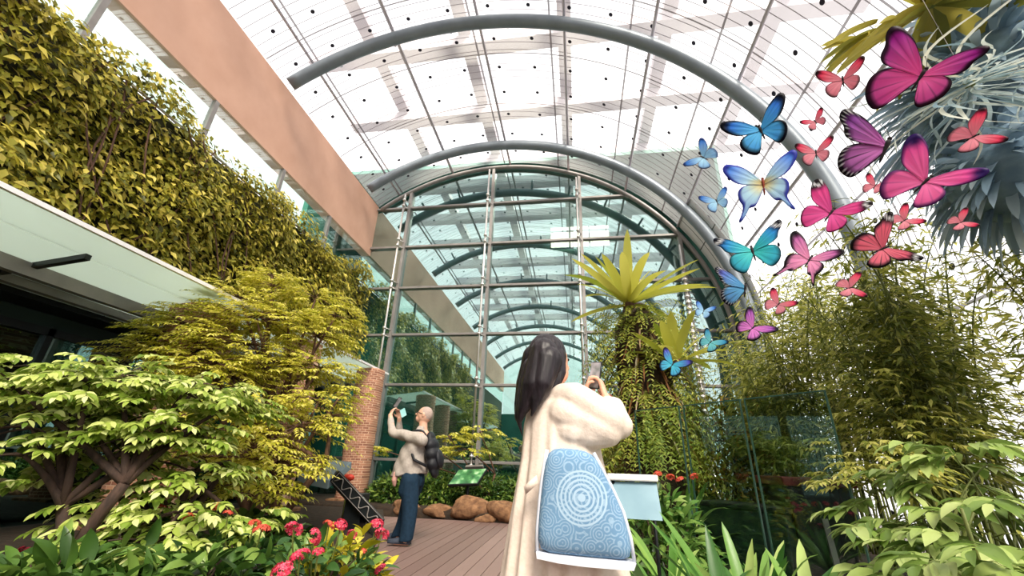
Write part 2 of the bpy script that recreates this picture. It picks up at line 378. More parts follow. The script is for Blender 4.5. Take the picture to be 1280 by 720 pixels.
# hall behind the glass
mb = MB(); mb.box((-9.5, 16.0, -.03), (4.75, 16.2, 10.6)); S(mb.build('wall_hall', M['teal']))
mb = MB(); mb.box((-9.6, YE+.03, -.03), (-9.4, 16, 10.6)); S(mb.build('wall_hall_left', M['teal']))
mb = MB(); mb.box((4.65, YE+.03, -.03), (4.75, 16, 10.6)); S(mb.build('wall_hall_right', M['teal']))
mb = MB(); mb.box((-9.5, YE+.03, 10.66), (4.75, 16.2, 10.8)); S(mb.build('ceiling_hall', M['teal']))
mlit = bpy.data.materials.new('reflection_glow'); mlit.use_nodes = True  # glow added to imitate a bright window reflection in the end glass
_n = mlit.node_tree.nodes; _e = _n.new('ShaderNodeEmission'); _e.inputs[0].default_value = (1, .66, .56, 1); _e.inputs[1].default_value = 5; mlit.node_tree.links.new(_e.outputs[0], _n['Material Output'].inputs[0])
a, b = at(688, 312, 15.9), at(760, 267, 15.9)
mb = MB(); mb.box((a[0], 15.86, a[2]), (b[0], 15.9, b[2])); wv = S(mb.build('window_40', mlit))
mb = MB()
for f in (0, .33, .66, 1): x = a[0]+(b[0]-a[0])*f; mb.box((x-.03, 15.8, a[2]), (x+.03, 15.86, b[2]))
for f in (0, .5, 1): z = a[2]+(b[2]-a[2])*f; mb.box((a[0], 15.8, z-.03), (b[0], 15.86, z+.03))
mb.build('window_frame', M['frame'], wv)  # bars across the added glowing panel
# white cladding panels at the right springing of the vault, next to the glass wall
mpan, nt, n, l, b_, o_ = newmat('white_cladding')
b_.inputs['Roughness'].default_value = .4
tc = n.new('ShaderNodeTexCoord'); sp = n.new('ShaderNodeSeparateXYZ'); l.new(tc.outputs['Object'], sp.inputs[0])
def seam(x, per, wd, off=0):
    fr = math_node(n, l, 'FRACT', math_node(n, l, 'ADD', math_node(n, l, 'DIVIDE', x, per), off)); return math_node(n, l, 'LESS_THAN', fr, wd/per)
sm = math_node(n, l, 'MAXIMUM', seam(sp.outputs[2], 1.15, .03), seam(sp.outputs[1], .8, .03, .25))
mc = n.new('ShaderNodeMix'); mc.data_type = 'RGBA'; l.new(sm, mc.inputs[0]); mc.inputs[6].default_value = (*L('f0eef0'), 1); mc.inputs[7].default_value = (*L('55565a'), 1); l.new(mc.outputs[2], b_.inputs['Base Color'])
pts = [(XR-.03, 0.0), (XR-.03, CZ)]+[vault(t, RV-.03) for t in np.linspace(.05, .62, 10)]
V = []; Fc = []
for p in pts: V += [(p[0], 9.95, p[1]), (p[0], YE-.02, p[1])]
for i in range(len(pts)-1): Fc.append((2*i, 2*i+2, 2*i+3, 2*i+1))
S(link('wall_right.001', raw('cladding', V, Fc, mpan)))
# edge trim of the glass wall along the arch
mb = MB(); mb.tube([(vault(t, 6.6)[0], YE-.1, vault(t, 6.6)[1]) for t in np.linspace(TH_L, 0, 60)]+[(CX+6.6, YE-.1, 0)], .07, 8); S(mb.build('trim_%d' % (k := k+1), M['frame'], None, True))

# composite deck
mdeck, nt, n, l, b_, o_ = newmat('composite_deck'); b_.inputs['Roughness'].default_value = .55
g = n.new('ShaderNodeNewGeometry'); rp = n.new('ShaderNodeValToRGB'); rp.color_ramp.elements[0].color = (*L('7f655f'), 1); rp.color_ramp.elements[1].color = (*L('967b74'), 1)
l.new(g.outputs['Random Per Island'], rp.inputs[0])
tc = n.new('ShaderNodeTexCoord'); mp = n.new('ShaderNodeMapping'); mp.inputs['Scale'].default_value = (60, 1.5, 1); l.new(tc.outputs['Object'], mp.inputs[0])
nz = n.new('ShaderNodeTexNoise'); nz.inputs['Scale'].default_value = 3; l.new(mp.outputs[0], nz.inputs['Vector'])
mc = n.new('ShaderNodeMix'); mc.data_type = 'RGBA'; mc.blend_type = 'MULTIPLY'; mc.inputs[0].default_value = .35; l.new(rp.outputs[0], mc.inputs[6]); l.new(nz.outputs['Fac'], mc.inputs[7]); l.new(mc.outputs[2], b_.inputs['Base Color'])
mb = MB(); x = -4.2
while x < .75:
    mb.box((x, .2, -.03), (x+.148, 8.42, 0)); x += .156
S(mb.build('floor_deck', mdeck))
def mound(name, poly, h, mat, seed=1):
    r = np.random.default_rng(seed); poly = np.array(poly, float); c = poly.mean(0); V = []; n_ = len(poly)
    for s_, z in ((1, -.03), (.97, h*.75), (.85, h), (.4, h)):
        for p in poly: q = c+(p-c)*s_; V.append((q[0], q[1], z+(r.normal(0, .015) if z > 0 else 0)))
    V.append((*c, h)); Fc = [(i*n_+j, i*n_+(j+1) % n_, (i+1)*n_+(j+1) % n_, (i+1)*n_+j) for i in range(3) for j in range(n_)]+[(3*n_+j, 3*n_+(j+1) % n_, 4*n_) for j in range(n_)]
    return S(link(name, raw(name, V, Fc, mat, True)))
mound('floor_bed_left', [(-1.0, .4), (-1.35, 2.5), (-1.75, 4.2), (-2.35, 5.3), (-3.2, 7.5), (-3.7, 8.6), (-6.9, 8.8), (-6.9, .4)], .14, M['soil'])
mound('floor_bed_end', [(-6.9, 8.7), (-3.4, 8.62), (-2.2, 8.5), (-1.2, 8.3), (.6, 8.1), (3.9, 8.0), (3.9, 11.1), (-6.9, 11.1)], .16, M['soil'], 2)
mound('floor_bed_right', [(.62, .5), (.75, 3), (.7, 6), (.8, 7.9), (4.1, 7.9), (4.1, .5)], .1, M['soil'], 3)

# ------------------------------------------------------------------ BIG THINGS
# steel arches
arch_lab = ['grey tubular steel arch spanning the roof right behind the flying butterflies', 'grey tubular steel arch just in front of the glass end wall', 'grey tubular steel arch overhead, nearest to the viewer', 'grey tubular steel arch behind the viewer seen reflected in the glass', 'grey tubular steel arch far behind the viewer, third smallest in the reflection', 'grey tubular steel arch far behind the viewer, second smallest in the reflection', 'grey tubular steel arch at the far rear, smallest in the reflection']
for y, lb in zip((6.15, 10.15, 2.1, -1.95, -6.0, -10, -14), arch_lab):
    t = thing('steel_arch', lb, 'arch', (XR-.15, y, 0), 'steel roof arches')
    mb = MB(); mb.tube([(vault(q, 6.6)[0], y, vault(q, 6.52)[1]) for q in np.linspace(TH_L-.02, 0, 64)]+[(CX+6.52, y, 1.9), (CX+6.52, y, 0)], .145, 14); mb.build('arch_tube', M['steel'], t, True)
    for q in np.linspace(.18, TH_L-.2, 10):
        p, r_ = vault(q, 6.52), vault(q, 6.82); mb = MB(); dx = .30 if y < 11 else 0
        mb.tube([(p[0], y, p[1]), (r_[0], y+.35, r_[1])], .04, 6); mb.build('strut', M['steel'], t, True)
# purlins along the roof
for i, q in enumerate(np.linspace(.32, TH_L-.12, 7)):
    p = vault(q, 6.8); mb = MB(); mb.tube([(p[0], YB, p[1]), (p[0], YE, p[1])], .035, 6)
    tag(mb.build('roof_purlin', M['beam'], None, True), 'thin pale purlin running the length of the roof glass', 'purlin', 'roof purlins')

# glass canopy on the left
mcan, nt, n, l, b_, o_ = newmat('canopy_glass'); b_.inputs['Base Color'].default_value = (*L('e2ebe7'), 1); b_.inputs['Roughness'].default_value = .2
tl = n.new('ShaderNodeBsdfTranslucent'); tl.inputs[0].default_value = (*L('e6f1ec'), 1); mx = n.new('ShaderNodeMixShader'); mx.inputs[0].default_value = .65
l.new(b_.outputs[0], mx.inputs[1]); l.new(tl.outputs[0], mx.inputs[2]); l.new(mx.outputs[0], o_.inputs[0])
can = thing('glass_canopy', 'long pale frosted glass canopy along the left side under the vine wall', 'canopy', (-6.7, 4, 3.0))
mb = MB()
for y0 in np.arange(-3.2, 10.0, 2.65):
    for x0, x1 in ((-4.73, -5.28), (-5.30, -5.9), (-5.92, -6.69)):
        z0, z1 = 3.0-(-4.73-x0)*.12, 3.0-(-4.73-x1)*.12
        mb.hexa([(x1, y0, z1), (x0, y0, z0), (x0, min(y0+2.63, 10.06), z0), (x1, min(y0+2.63, 10.06), z1)], [(x1, y0, z1+.02), (x0, y0, z0+.02), (x0, min(y0+2.63, 10.06), z0+.02), (x1, min(y0+2.63, 10.06), z1+.02)])
mb.build('glass_sheet', mcan, can)
mb = MB(); mb.box((-4.75, -3.2, 2.985), (-4.71, 10.06, 3.03)); mb.build('edge_strip', M['white'], can)
for x in (-5.9, -6.35):
    mb = MB(); mb.box((x-.05, -3.2, 2.70), (x+.05, 10.0, 2.99+(x+4.73)*.12)); mb.build('beam', M['frame'], can)
for y in np.arange(-2, 10, 2.65):
    mb = MB(); mb.hexa([(-6.69, y-.03, 2.70), (-5.2, y-.03, 2.88), (-5.2, y+.03, 2.88), (-6.69, y+.03, 2.70)], [(-6.69, y-.03, 2.76), (-5.2, y-.03, 2.94), (-5.2, y+.03, 2.94), (-6.69, y+.03, 2.76)]); mb.build('bracket', M['dark'], can)
# white hand rail wire at the top of the vine wall
mb = MB(); mb.tube([(-6.45, -3, 6.05), (-6.45, 11.0, 6.05)], .022, 8)
for y in np.arange(-2, 11, 2): mb.tube([(-6.45, y, 6.05), (-6.72, y, 6.05)], .012, 6)
tag(mb.build('cable_rail', M['rod'], None, True), 'thin white rail running along the top of the vine wall', 'rail')

# vine wall
mvine = leafmat('vine_leaf', ['484b17', '7a7a24', 'a29b34', 'c8b94b', 'e2cf68'], .3, .45)
t = thing('climbing_vine', 'dense curtain of olive and yellow climbing vine covering the left wall above the canopy', 'vine', (-6.6, 4, 3.1))
N_ = 30000
P = np.stack([rng.uniform(-6.68, -6.3, N_), rng.uniform(-1.5, 11.15, N_), 3.05+3.3*rng.random(N_)], 1)
P[:, 0] += .22*np.sin(P[:, 1]*2.3+np.sin(P[:, 2]*2)*1.5)*np.sin(P[:, 2]*1.7+P[:, 1]*.6)+.06
P[:, 2] += .18*np.sin(P[:, 1]*1.9)*(P[:, 2] > 5.9)
D = np.stack([rng.uniform(.1, .9, N_), rng.normal(0, .55, N_), rng.uniform(-1.1, -.1, N_)], 1)
leaf_obj('foliage', P, D, np.stack([np.full(N_, 1.), rng.normal(0, .4, N_), rng.uniform(.2, 1, N_)], 1), rng.uniform(.10, .19, N_), rng.uniform(.045, .085, N_), mvine, t)
mb = MB()
for i in range(26):
    y = rng.uniform(0, 11); a_ = np.array([-6.4, y, 6.1]); mb.tube(bezier(a_, a_+[.1, rng.normal(0, .5), -1.2], a_+[.02, rng.normal(0, .8), -2.8], 7), .014, 5)
mb.build('stems', M['bark'], t, True)

# ------------------------------------------------------------------ TREES AND SHRUBS ON THE LEFT
mtreeY = leafmat('tree_leaf_yellow', ['8f9628', 'b3b236', 'd0c848', 'e0d662', 'ebe283'], .42, .4)
mtreeG = leafmat('tree_leaf_green', ['5f7a28', '88a03c', 'acbc58', 'ccd47c', 'e2e6a2'], .38, .38)
mdarkG = leafmat('dark_leaf', ['27401a', '3c5c24', '5a7c34', '86a04c'], .3, .35)
mcroton = leafmat('croton_leaf', ['8a8f1e', 'b9b22a', 'dcc93a', 'ecdc62'], .35, .35)
def layered_tree(name, label, cat, base, tiers, lf, lw, mat, pairs=7, group=None, trunk_r=.05, forks=2, bark='bark', hi=False, fl=.55):
    """tiers: (centre, radius, number of sprays); sprays radiate outwards and droop, trunk forks reach each tier"""
    t = thing(name, label, cat, base, group); base = np.asarray(base, float)
    A = [[], [], [], [], []]; mb = MB()
    fk = [base+np.array([rng.normal(0, .18), rng.normal(0, .1), .5+.15*j]) for j in range(forks)]
    for f in fk: mb.tube(bezier(base-[0, 0, .05], base+[0, 0, .25], f, 6), np.linspace(trunk_r, trunk_r*.7, 6), 8)
    for i, (c, R, n_) in enumerate(tiers):
        c = np.asarray(c, float); f = fk[i % forks]
        mb.tube(bezier(f, (f+c)/2+[0, 0, .1-.1*i/len(tiers)], c, 7), np.linspace(trunk_r*.6, min(.012, trunk_r*.45), 7), 6)
        az = rng.uniform(0, 2*math.pi, n_); r0 = R*np.sqrt(rng.random(n_))*.75; rise = rng.normal(0, .07*R+.03, n_)
        dirs = np.stack([np.cos(az), np.sin(az), rng.uniform(-.12, .22, n_)], 1)
        st = c+np.stack([np.cos(az)*r0, np.sin(az)*r0, rise-.15*r0*r0/R], 1)
        for q in range(0, n_, 5): mb.tube(bezier(c, (c+st[q])/2+[0, 0, .04], st[q], 4), np.array([.01, .008, .006, .004])*min(1, trunk_r/.025), 5)
        ln = np.minimum(R*fl, .55)*rng.uniform(.7, 1.15, n_)
        for a_, x in zip(A, fronds(st, dirs, ln, pairs, lf, lw, .22)): a_.append(x)
    mb.build('trunk', M[bark], t, True)
    leaf_obj('foliage', *[np.concatenate(a_) for a_ in A], mat, t, hi)
    return t
def T(px, py, Y, R, n_): return (at(px, py, Y), R, n_)
# middle tree with stacked pale yellow sprays
layered_tree('layered_tree', 'tall tree of stacked yellow-green sprays rising in front of the canopy and the vine wall', 'tree', (-3.9, 5.2, .12),
    [T(345, 358, 5.2, .42, 60), T(300, 372, 5.0, .55, 70), T(395, 372, 5.4, .5, 60), T(260, 395, 4.9, .6, 80), T(360, 400, 5.2, .75, 110), T(215, 420, 4.7, .5, 60),
     T(310, 430, 5.0, .8, 120), T(395, 420, 5.4, .6, 80), T(245, 440, 4.8, .65, 80), T(355, 455, 5.2, .75, 100), T(185, 440, 4.6, .5, 50), T(290, 470, 4.9, .7, 90), T(400, 462, 5.3, .55, 70), T(320, 395, 5.0, .7, 110), T(235, 405, 4.7, .5, 70), T(420, 395, 5.5, .4, 50), T(270, 455, 4.6, .6, 80), T(340, 345, 5.3, .35, 45)], .085, .034, mtreeY, 7, None, .07, 3)
layered_tree('layered_tree', 'yellow-green shrub with spreading flat sprays in front of the brick columns, behind the tilted sign', 'shrub', (-3.2, 4.6, .12),
    [T(330, 505, 4.6, .6, 80), T(400, 500, 4.9, .5, 60), T(270, 515, 4.4, .6, 70), T(370, 535, 4.6, .6, 70), T(300, 550, 4.3, .65, 80), T(415, 520, 5.0, .3, 26), T(432, 487, 5.2, .32, 22), T(350, 575, 4.4, .55, 70), T(250, 570, 4.0, .6, 70), T(310, 605, 4.2, .55, 70)], .085, .036, mtreeY, 6, None, .05, 3)
layered_tree('layered_shrub', 'near pale green shrub with broad drooping leaflets at the left edge, on forked trunks', 'shrub', at(75, 712, 2.7)*[1, 1, 0]+[0, 0, .12],
    [T(60, 462, 2.7, .45, 46), T(150, 472, 2.9, .45, 46), T(110, 478, 2.6, .4, 36), T(250, 480, 3.3, .45, 40), T(180, 545, 2.9, .4, 30), T(240, 540, 3.2, .4, 36), T(30, 570, 2.5, .3, 16), T(230, 490, 3.1, .45, 46), T(90, 500, 2.8, .5, 46), T(190, 520, 3.0, .45, 40), T(40, 535, 2.6, .4, 30), T(120, 545, 2.8, .35, 26), T(290, 505, 3.3, .4, 36), T(20, 485, 2.5, .4, 36), T(60, 600, 2.7, .22, 8)], .10, .046, mtreeG, 6, None, .05, 2, 'bark_dark', True)
layered_tree('layered_shrub', 'low green shrub with drooping leaflets left of the red flowers', 'shrub', at(200, 716, 3.3)*[1, 1, 0]+[0, 0, .12],
    [T(170, 575, 3.2, .4, 30), T(240, 590, 3.3, .45, 34), T(150, 625, 3.0, .4, 26), T(230, 640, 3.1, .4, 30), T(300, 650, 3.4, .35, 26), T(190, 680, 2.9, .35, 26), T(110, 690, 2.7, .3, 20)], .10, .046, mtreeG, 5, None, .035, 3, 'bark_dark', True)
layered_tree('layered_shrub', 'small yellow shrub with flat sprays behind the man and his backpack', 'shrub', (-1.9, 9.6, .12),
    [T(560, 545, 9.4, .5, 24), T(600, 540, 9.5, .45, 20), T(540, 560, 9.5, .5, 20), T(585, 562, 9.4, .5, 18), T(470, 560, 9.8, .4, 14)], .13, .055, mtreeY, 6, None, .03, 2)

def bush(name, label, cat, base, rad, n_, lf, lw, mat, group=None, hi=False, stems=10, shell=.45, droop=-.1, kind_mat=None):
    t = thing(name, label, cat, base, group); base = np.asarray(base, float); rad = np.asarray(rad, float)
    d = norm(rng.normal(0, 1, (n_, 3))); d[:, 2] = np.abs(d[:, 2])*1.0-.12
    rr = shell+(1-shell)*rng.random(n_)**.6; P = base+d*rad*rr[:, None]; P[:, 2] = np.maximum(P[:, 2], base[2]+.02)
    D = norm(d*[1, 1, .5]+rng.normal(0, .55, (n_, 3))+[0, 0, droop])
    leaf_obj('foliage', P, D, norm(np.stack([rng.normal(0, .5, n_), rng.normal(0, .5, n_), np.ones(n_)], 1)), rng.uniform(.7, 1.2, n_)*lf, rng.uniform(.7, 1.2, n_)*lw, mat, t, hi)
    mb = MB()
    for i in range(stems):
        e = base+norm(np.append(rng.normal(0, .6, 2), 1))*rad*.8; mb.tube(bezier(base+np.append(rng.normal(0, .05, 2), -.03), (base+e)/2+[0, 0, .05], e, 5), np.linspace(.014, .004, 5), 5)
    mb.build('stems', M['bark_dark'], t, True); return t
# brick columns and low brick wall seen between the leaves
mbrick, nt, n, l, b_, o_ = newmat('column_brick'); b_.inputs['Roughness'].default_value = .8
tc = n.new('ShaderNodeTexCoord'); mp = n.new('ShaderNodeMapping'); mp.inputs['Rotation'].default_value = (math.radians(90), 0, 0); l.new(tc.outputs['Object'], mp.inputs[0])
bt = n.new('ShaderNodeTexBrick'); bt.inputs['Scale'].default_value = 1; bt.inputs['Brick Width'].default_value = .10; bt.inputs['Row Height'].default_value = .05; bt.inputs['Mortar Size'].default_value = .006; bt.inputs['Mortar Smooth'].default_value = .5
bt.inputs[1].default_value = (*L('b98468'), 1); bt.inputs[2].default_value = (*L('8c5b47'), 1); bt.inputs[3].default_value = (*L('d9b59a'), 1); l.new(mp.outputs[0], bt.inputs[0]); l.new(bt.outputs[0], b_.inputs['Base Color'])
bp = n.new('ShaderNodeBump'); bp.inputs['Strength'].default_value = .8; bp.inputs['Distance'].default_value = .02; l.new(bt.outputs['Fac'], bp.inputs['Height']); bp.invert = True; l.new(bp.outputs[0], b_.inputs['Normal'])
for (x, y, wd, ht, lb) in ((-4.86, 9.4, .30, 2.97, 'rough brown brick column under the tip of the canopy, left of the man'), (-5.05, 7.0, .3, 2.97, 'rough brown brick column half hidden behind the yellow shrub'), (-5.4, 5.1, .4, 2.97, 'rough brown brick column mostly hidden behind the tall layered tree')):
    t = thing('brick_column', lb, 'column', (x, y, 0), 'brick columns under the canopy')
    mb = MB(); r_ = np.random.default_rng(int(y*10))
    rings = []
    for z in np.linspace(-.03, ht, 40):
        rings.append([(x+wd*(1+.025*math.sin(z*21+q*3))*np.sign(math.cos(2*math.pi*q/24))*abs(math.cos(2*math.pi*q/24))**.75+r_.normal(0, .006), y+wd*np.sign(math.sin(2*math.pi*q/24))*abs(math.sin(2*math.pi*q/24))**.75+r_.normal(0, .006), z) for q in range(24)])
    loft(mb, rings); mb.build('shaft', mbrick, t, True)
    mb = MB(); mb.box((x-wd*1.25, y-wd*1.25, -.03), (x+wd*1.25, y+wd*1.25, .2)); mb.build('base', M['rock'], t, bevel=.02)
for i in range(3): pass

# ------------------------------------------------------------------ hedge, rocks and signs at the end of the deck
labs = ['dark green leafy hedge shrub behind the legs of the man', 'dark green leafy hedge shrub under the glass wall behind the man with the backpack', 'dark green leafy hedge shrub under the green picture sign', 'dark green leafy hedge shrub right of the green picture sign, beside the cream coat', 'dark green hedge shrub behind the woman']
for (x, y), lb in zip(((-3.9, 9.7), (-2.95, 9.75), (-2.0, 9.9), (-1.05, 9.6), (.1, 9.6)), labs):
    bush('hedge_shrub', lb, 'shrub', (x, y, .12), (.78, .75, .72), 2600, .13, .06, leafmat('hedge_leaf', ['24401a', '3d5c24', '5f7d33', '8fa24a'], .3, .35) if x == -3.9 else bpy.data.materials['hedge_leaf'], 'hedge under the glass wall')
def rock(c, rad, seed, label):
    r_ = np.random.default_rng(seed); mb = MB(); mb.ball((0, 0, 0), 1, 36); V = np.array(mb.v)
    ph = r_.uniform(0, 6, (6, 3)); kk = r_.normal(0, 2.2, (6, 3))
    k2_ = r_.normal(0, 7, (10, 3)); f = 1+sum(.07*np.sin(V@kk[i]+ph[i, 0]) for i in range(6))+sum(.022*np.sin(V@k2_[i]+ph[i % 6, 1]) for i in range(10)); V = V*f[:, None]; V[:, 2] = np.maximum(V[:, 2], -.55)
    V = V*np.asarray(rad)+np.asarray(c); o = link('rock', raw('rock', V, mb.f, M['rock'], True)); tag(o, label, 'rock', 'rocks edging the deck'); return o
rock((-3.35, 8.72, .10), (.30, .16, .16), 1, 'low brown rock at the deck end left of the man')
rock((-2.62, 8.66, .10), (.26, .17, .15), 2, 'brown rock at the deck end just right of the trouser legs')
rock((-2.05, 8.62, .14), (.42, .2, .22), 3, 'long mossy orange brown rock under the hedge in the middle of the deck end')
rock((-1.25, 8.50, .14), (.38, .2, .22), 4, 'rounded pinkish brown rock with a flat top, nearest the cream coat')
rock((-1.65, 8.42, .04), (.2, .1, .09), 5, 'small flat stone in front of the gap between two rocks')
rock((-.75, 8.32, .06), (.32, .14, .12), 6, 'low flat rock beside the hem of the coat')

mpic, nt, n, l, b_, o_ = newmat('sign_picture'); b_.inputs['Roughness'].default_value = .25
tc = n.new('ShaderNodeTexCoord'); nz = n.new('ShaderNodeTexNoise'); nz.inputs['Scale'].default_value = 5; l.new(tc.outputs['Object'], nz.inputs[0]); rp = n.new('ShaderNodeValToRGB')
for i, (p_, c_) in enumerate(((.3, '17402c'), (.5, '3f7d4a'), (.6, '7fb07c'), (.72, 'dfe9dc'))):
    e = rp.color_ramp.elements[i] if i < 2 else rp.color_ramp.elements.new(p_)
    e.position = p_; e.color = (*L(c_), 1)
l.new(nz.outputs['Fac'], rp.inputs[0]); l.new(rp.outputs[0], b_.inputs['Base Color'])
c = at(585, 597, 8.9)
t = thing('picture_sign', 'small green picture sign tilted on a post in front of the hedge', 'sign', (c[0], c[1]+.1, .1))
ax = np.array([.30, 0, .02]); ay = np.array([.06, .16, .14]); az = norm(np.cross(ax, ay))*.03
mb = MB(); mb.obox(c, ax, ay, az); mb.build('board', M['dark'], t, bevel=.01)
mb = MB(); mb.obox(c+az*1.08, ax*.94, ay*.92, az*.05); mb.build('picture', mpic, t)
mb = MB(); mb.obox(c+ay*1.25+[0, 0, .02], ax*.62, ay*.12, az*1.4); mb.build('hood', M['frame'], t, bevel=.01)
mb = MB(); mb.tube([(c[0], c[1]+.05, .08), (c[0], c[1]+.03, c[2]-.03)], .035, 8); mb.build('post', M['dark'], t, True)

# the tilted black lectern sign at the left edge of the deck
YS = 5.6
def q4(pts, Y): return [at(px, py, Y) for px, py in pts]
t = thing('lectern_sign', 'black lectern sign with grey slab top and slanting side, left of the deck', 'sign', (at(470, 655, YS)[0], YS, .1))
A_, B_, C_, D_ = at(412, 601, YS), at(424, 588, YS), at(482, 650, YS), at(466, 660, YS)
off = np.array([-.30, .42, 0])
mb = MB(); mb.hexa([A_, B_, C_, D_], [A_+off, B_+off, C_+off, D_+off]); mb.build('body', M['dark'], t, bevel=.012)
dv = norm(C_-B_); pv = norm(A_-B_); fn = norm(np.cross(dv, pv)); fn = fn if fn[1] < 0 else -fn
wl = np.linalg.norm(A_-B_); ll = np.linalg.norm(C_-B_)
mb = MB()
pth = [B_+dv*ll*f+pv*wl*(.5+.26*math.sin(f*34))+fn*.006 for f in np.linspace(.06, .92, 60)]
mb.tube(pth, .008, 6); mb.build('raised_pattern', M['frame'], t, True)
mb = MB(); mb.tube([B_+dv*ll*f+pv*wl*g+fn*.004 for f, g in ((.03, .1), (.97, .1), (.97, .9), (.03, .9), (.03, .1))], .005, 6); mb.build('rim', M['frame'], t, True)
E1, E2, E3 = at(372, 593, YS), at(388, 572, YS+.5), at(440, 577, YS+.5)
E4 = A_+[.0, -.02, .0]
e1 = E4+(E1-E4)*1.0
slab = [E4, E3+(0, 0, 0), E2, e1]
mslab = pm('grey_slab', '76868f', .4, .1, '6a7a83', 3)
mb = MB(); nn = np.array([.02, -.02, -.10]); mb.hexa([p+nn for p in slab], slab); mb.build('slab_top', mslab, t, bevel=.01)
mb = MB(); bx = (B_+C_)/2+off*.5; mb.box((bx[0]-.12, bx[1]-.1, .05), (bx[0]+.12, bx[1]+.1, bx[2])); mb.build('pedestal', M['dark'], t, bevel=.01)
p0 = at(436, 597, YS+.7); t = thing('red_flower', 'red flower head peeking out behind the lectern sign', 'flower', (p0[0], p0[1], .1))
mb = MB(); mb.ball(p0, (.09, .06, .05), 12); mb.build('flower_head', pm('red_petal', 'd8402c', .5, 0, 'b8301f', 30), t, True)
mb = MB(); mb.tube([(p0[0], p0[1], .1), p0], .010, 6); mb.build('flower_stalk', M['stem'], t, True)

# ------------------------------------------------------------------ flowers at the lower left
mdk = leafmat('ixora_leaf', ['1d3a1a', '34572a', '4f7336', '86a04c'], .25, .3)
mred = leafmat('pink_red_petal', ['c21f45', 'dd3558', 'ee5674', 'f48a9a'], .3, .5)
mcoral = leafmat('coral_petal', ['c8402f', 'dc5a45', 'e87a62'], .3, .5)
def flower_head_mesh(name, mat, r):
    N1 = 60; d = norm(rng.normal(0, 1, (N1, 3))); d[:, 2] = np.abs(d[:, 2]); P = d*r*[1, 1, .6]
    PP, DD, NN = [], [], []
    for i in range(N1):
        s_ = norm(np.cross(d[i], [.3, .7, .2])); u_ = np.cross(d[i], s_)
        for q in range(4): a_ = q*math.pi/2+rng.random(); PP.append(P[i]); DD.append(s_*math.cos(a_)+u_*math.sin(a_)+d[i]*.35); NN.append(d[i])
    o = leaf_obj(name, PP, DD, NN, r*.34, r*.22, mat); me = o.data; bpy.data.objects.remove(o); return me
fh_red, fh_coral = flower_head_mesh('flower_head', mred, .055), flower_head_mesh('flower_head', mcoral, .05)
def flower_bush(label, px, py, Y, rad, n_, heads, mat=mdk, lf=.13, lw=.05, grp='flowering shrubs at lower left', hi=True):
    b = at(px, py, Y); b[2] = .1
    t = bush('flowering_shrub', label, 'shrub', b, rad, n_, lf, lw, mat, grp, hi, 12)
    for hx, hy, dY, kind, sc in heads:
        p = at(hx, hy, Y+dY); o = bpy.data.objects.new('flower_head', fh_red if kind == 'r' else fh_coral); C.objects.link(o)
        o.parent = t; o.matrix_parent_inverse = Matrix.Translation(t.location).inverted(); o.location = p; o.scale = (sc,)*3; o.rotation_euler = (rng.normal(0, .3)+.35, rng.normal(0, .3), rng.uniform(0, 6))
        mb = MB(); mb.tube(bezier([b[0]+(p[0]-b[0])*.5, b[1]+(p[1]-b[1])*.5, max(.15, p[2]-.3)], p-[0, 0, .12], p, 4), .005, 5); mb.build('flower_stalk', M['stem'], t)
    return t
flower_bush('dark-leaved shrub with bright pink-red flower clusters at bottom centre-left, nearest the deck', 400, 716, 2.9, (.5, .4, .42), 420, [(367, 662, -.3, 'r', .9), (393, 671, -.3, 'r', .8), (375, 696, -.42, 'r', .9), (352, 716, -.5, 'r', 1), (398, 690, -.35, 'r', .55), (426, 656, -.1, 'r', .7), (411, 657, 0, 'c', .8)])
flower_bush('dark-leaved shrub with coral flowers under the layered shrub', 300, 700, 3.2, (.55, .4, .42), 420, [(327, 663, -.3, 'c', 1), (318, 655, -.2, 'c', .8), (270, 634, -.1, 'c', .7), (285, 642, -.2, 'c', .6), (235, 646, -.2, 'c', .7)])
flower_bush('dark-leaved shrub with coral flowers at lower left behind the trunks', 175, 690, 3.5, (.6, .4, .5), 380, [(200, 635, -.2, 'c', .9), (214, 622, -.2, 'c', .9), (180, 645, -.3, 'c', .8), (148, 600, 0, 'c', .7), (160, 598, 0, 'c', .8), (52, 688, -.3, 'r', .8), (30, 690, -.4, 'r', .8)])
t = flower_bush('bright yellow croton shrub with pink flowers at the corner of the deck', 428, 716, 3.2, (.31, .32, .46), 230, [(440, 668, -.1, 'r', .6), (471, 655, 0, 'r', .8), (477, 668, 0, 'r', .9), (476, 712, -.2, 'r', .7), (455, 690, -.2, 'c', .5)], mcroton, .17, .055)

# dark low filler shrubs, far left
for px, py, Y, lb in ((60, 716, 2.4, 'dark broad-leaved shrub in the bottom left corner'), (140, 700, 2.6, 'dark broad-leaved shrub below the forked trunks'), (250, 716, 2.7, 'dark broad-leaved shrub at the bottom between trunks and flowers'), (330, 650, 4.4, 'dark shrub in shade left of the lectern sign')):
    b = at(px, py, Y); b[2] = .1; bush('broadleaf_shrub', lb, 'shrub', b, (.5, .45, .36), 300, .19, .075, mdarkG, 'dark shrubs at lower left', True)

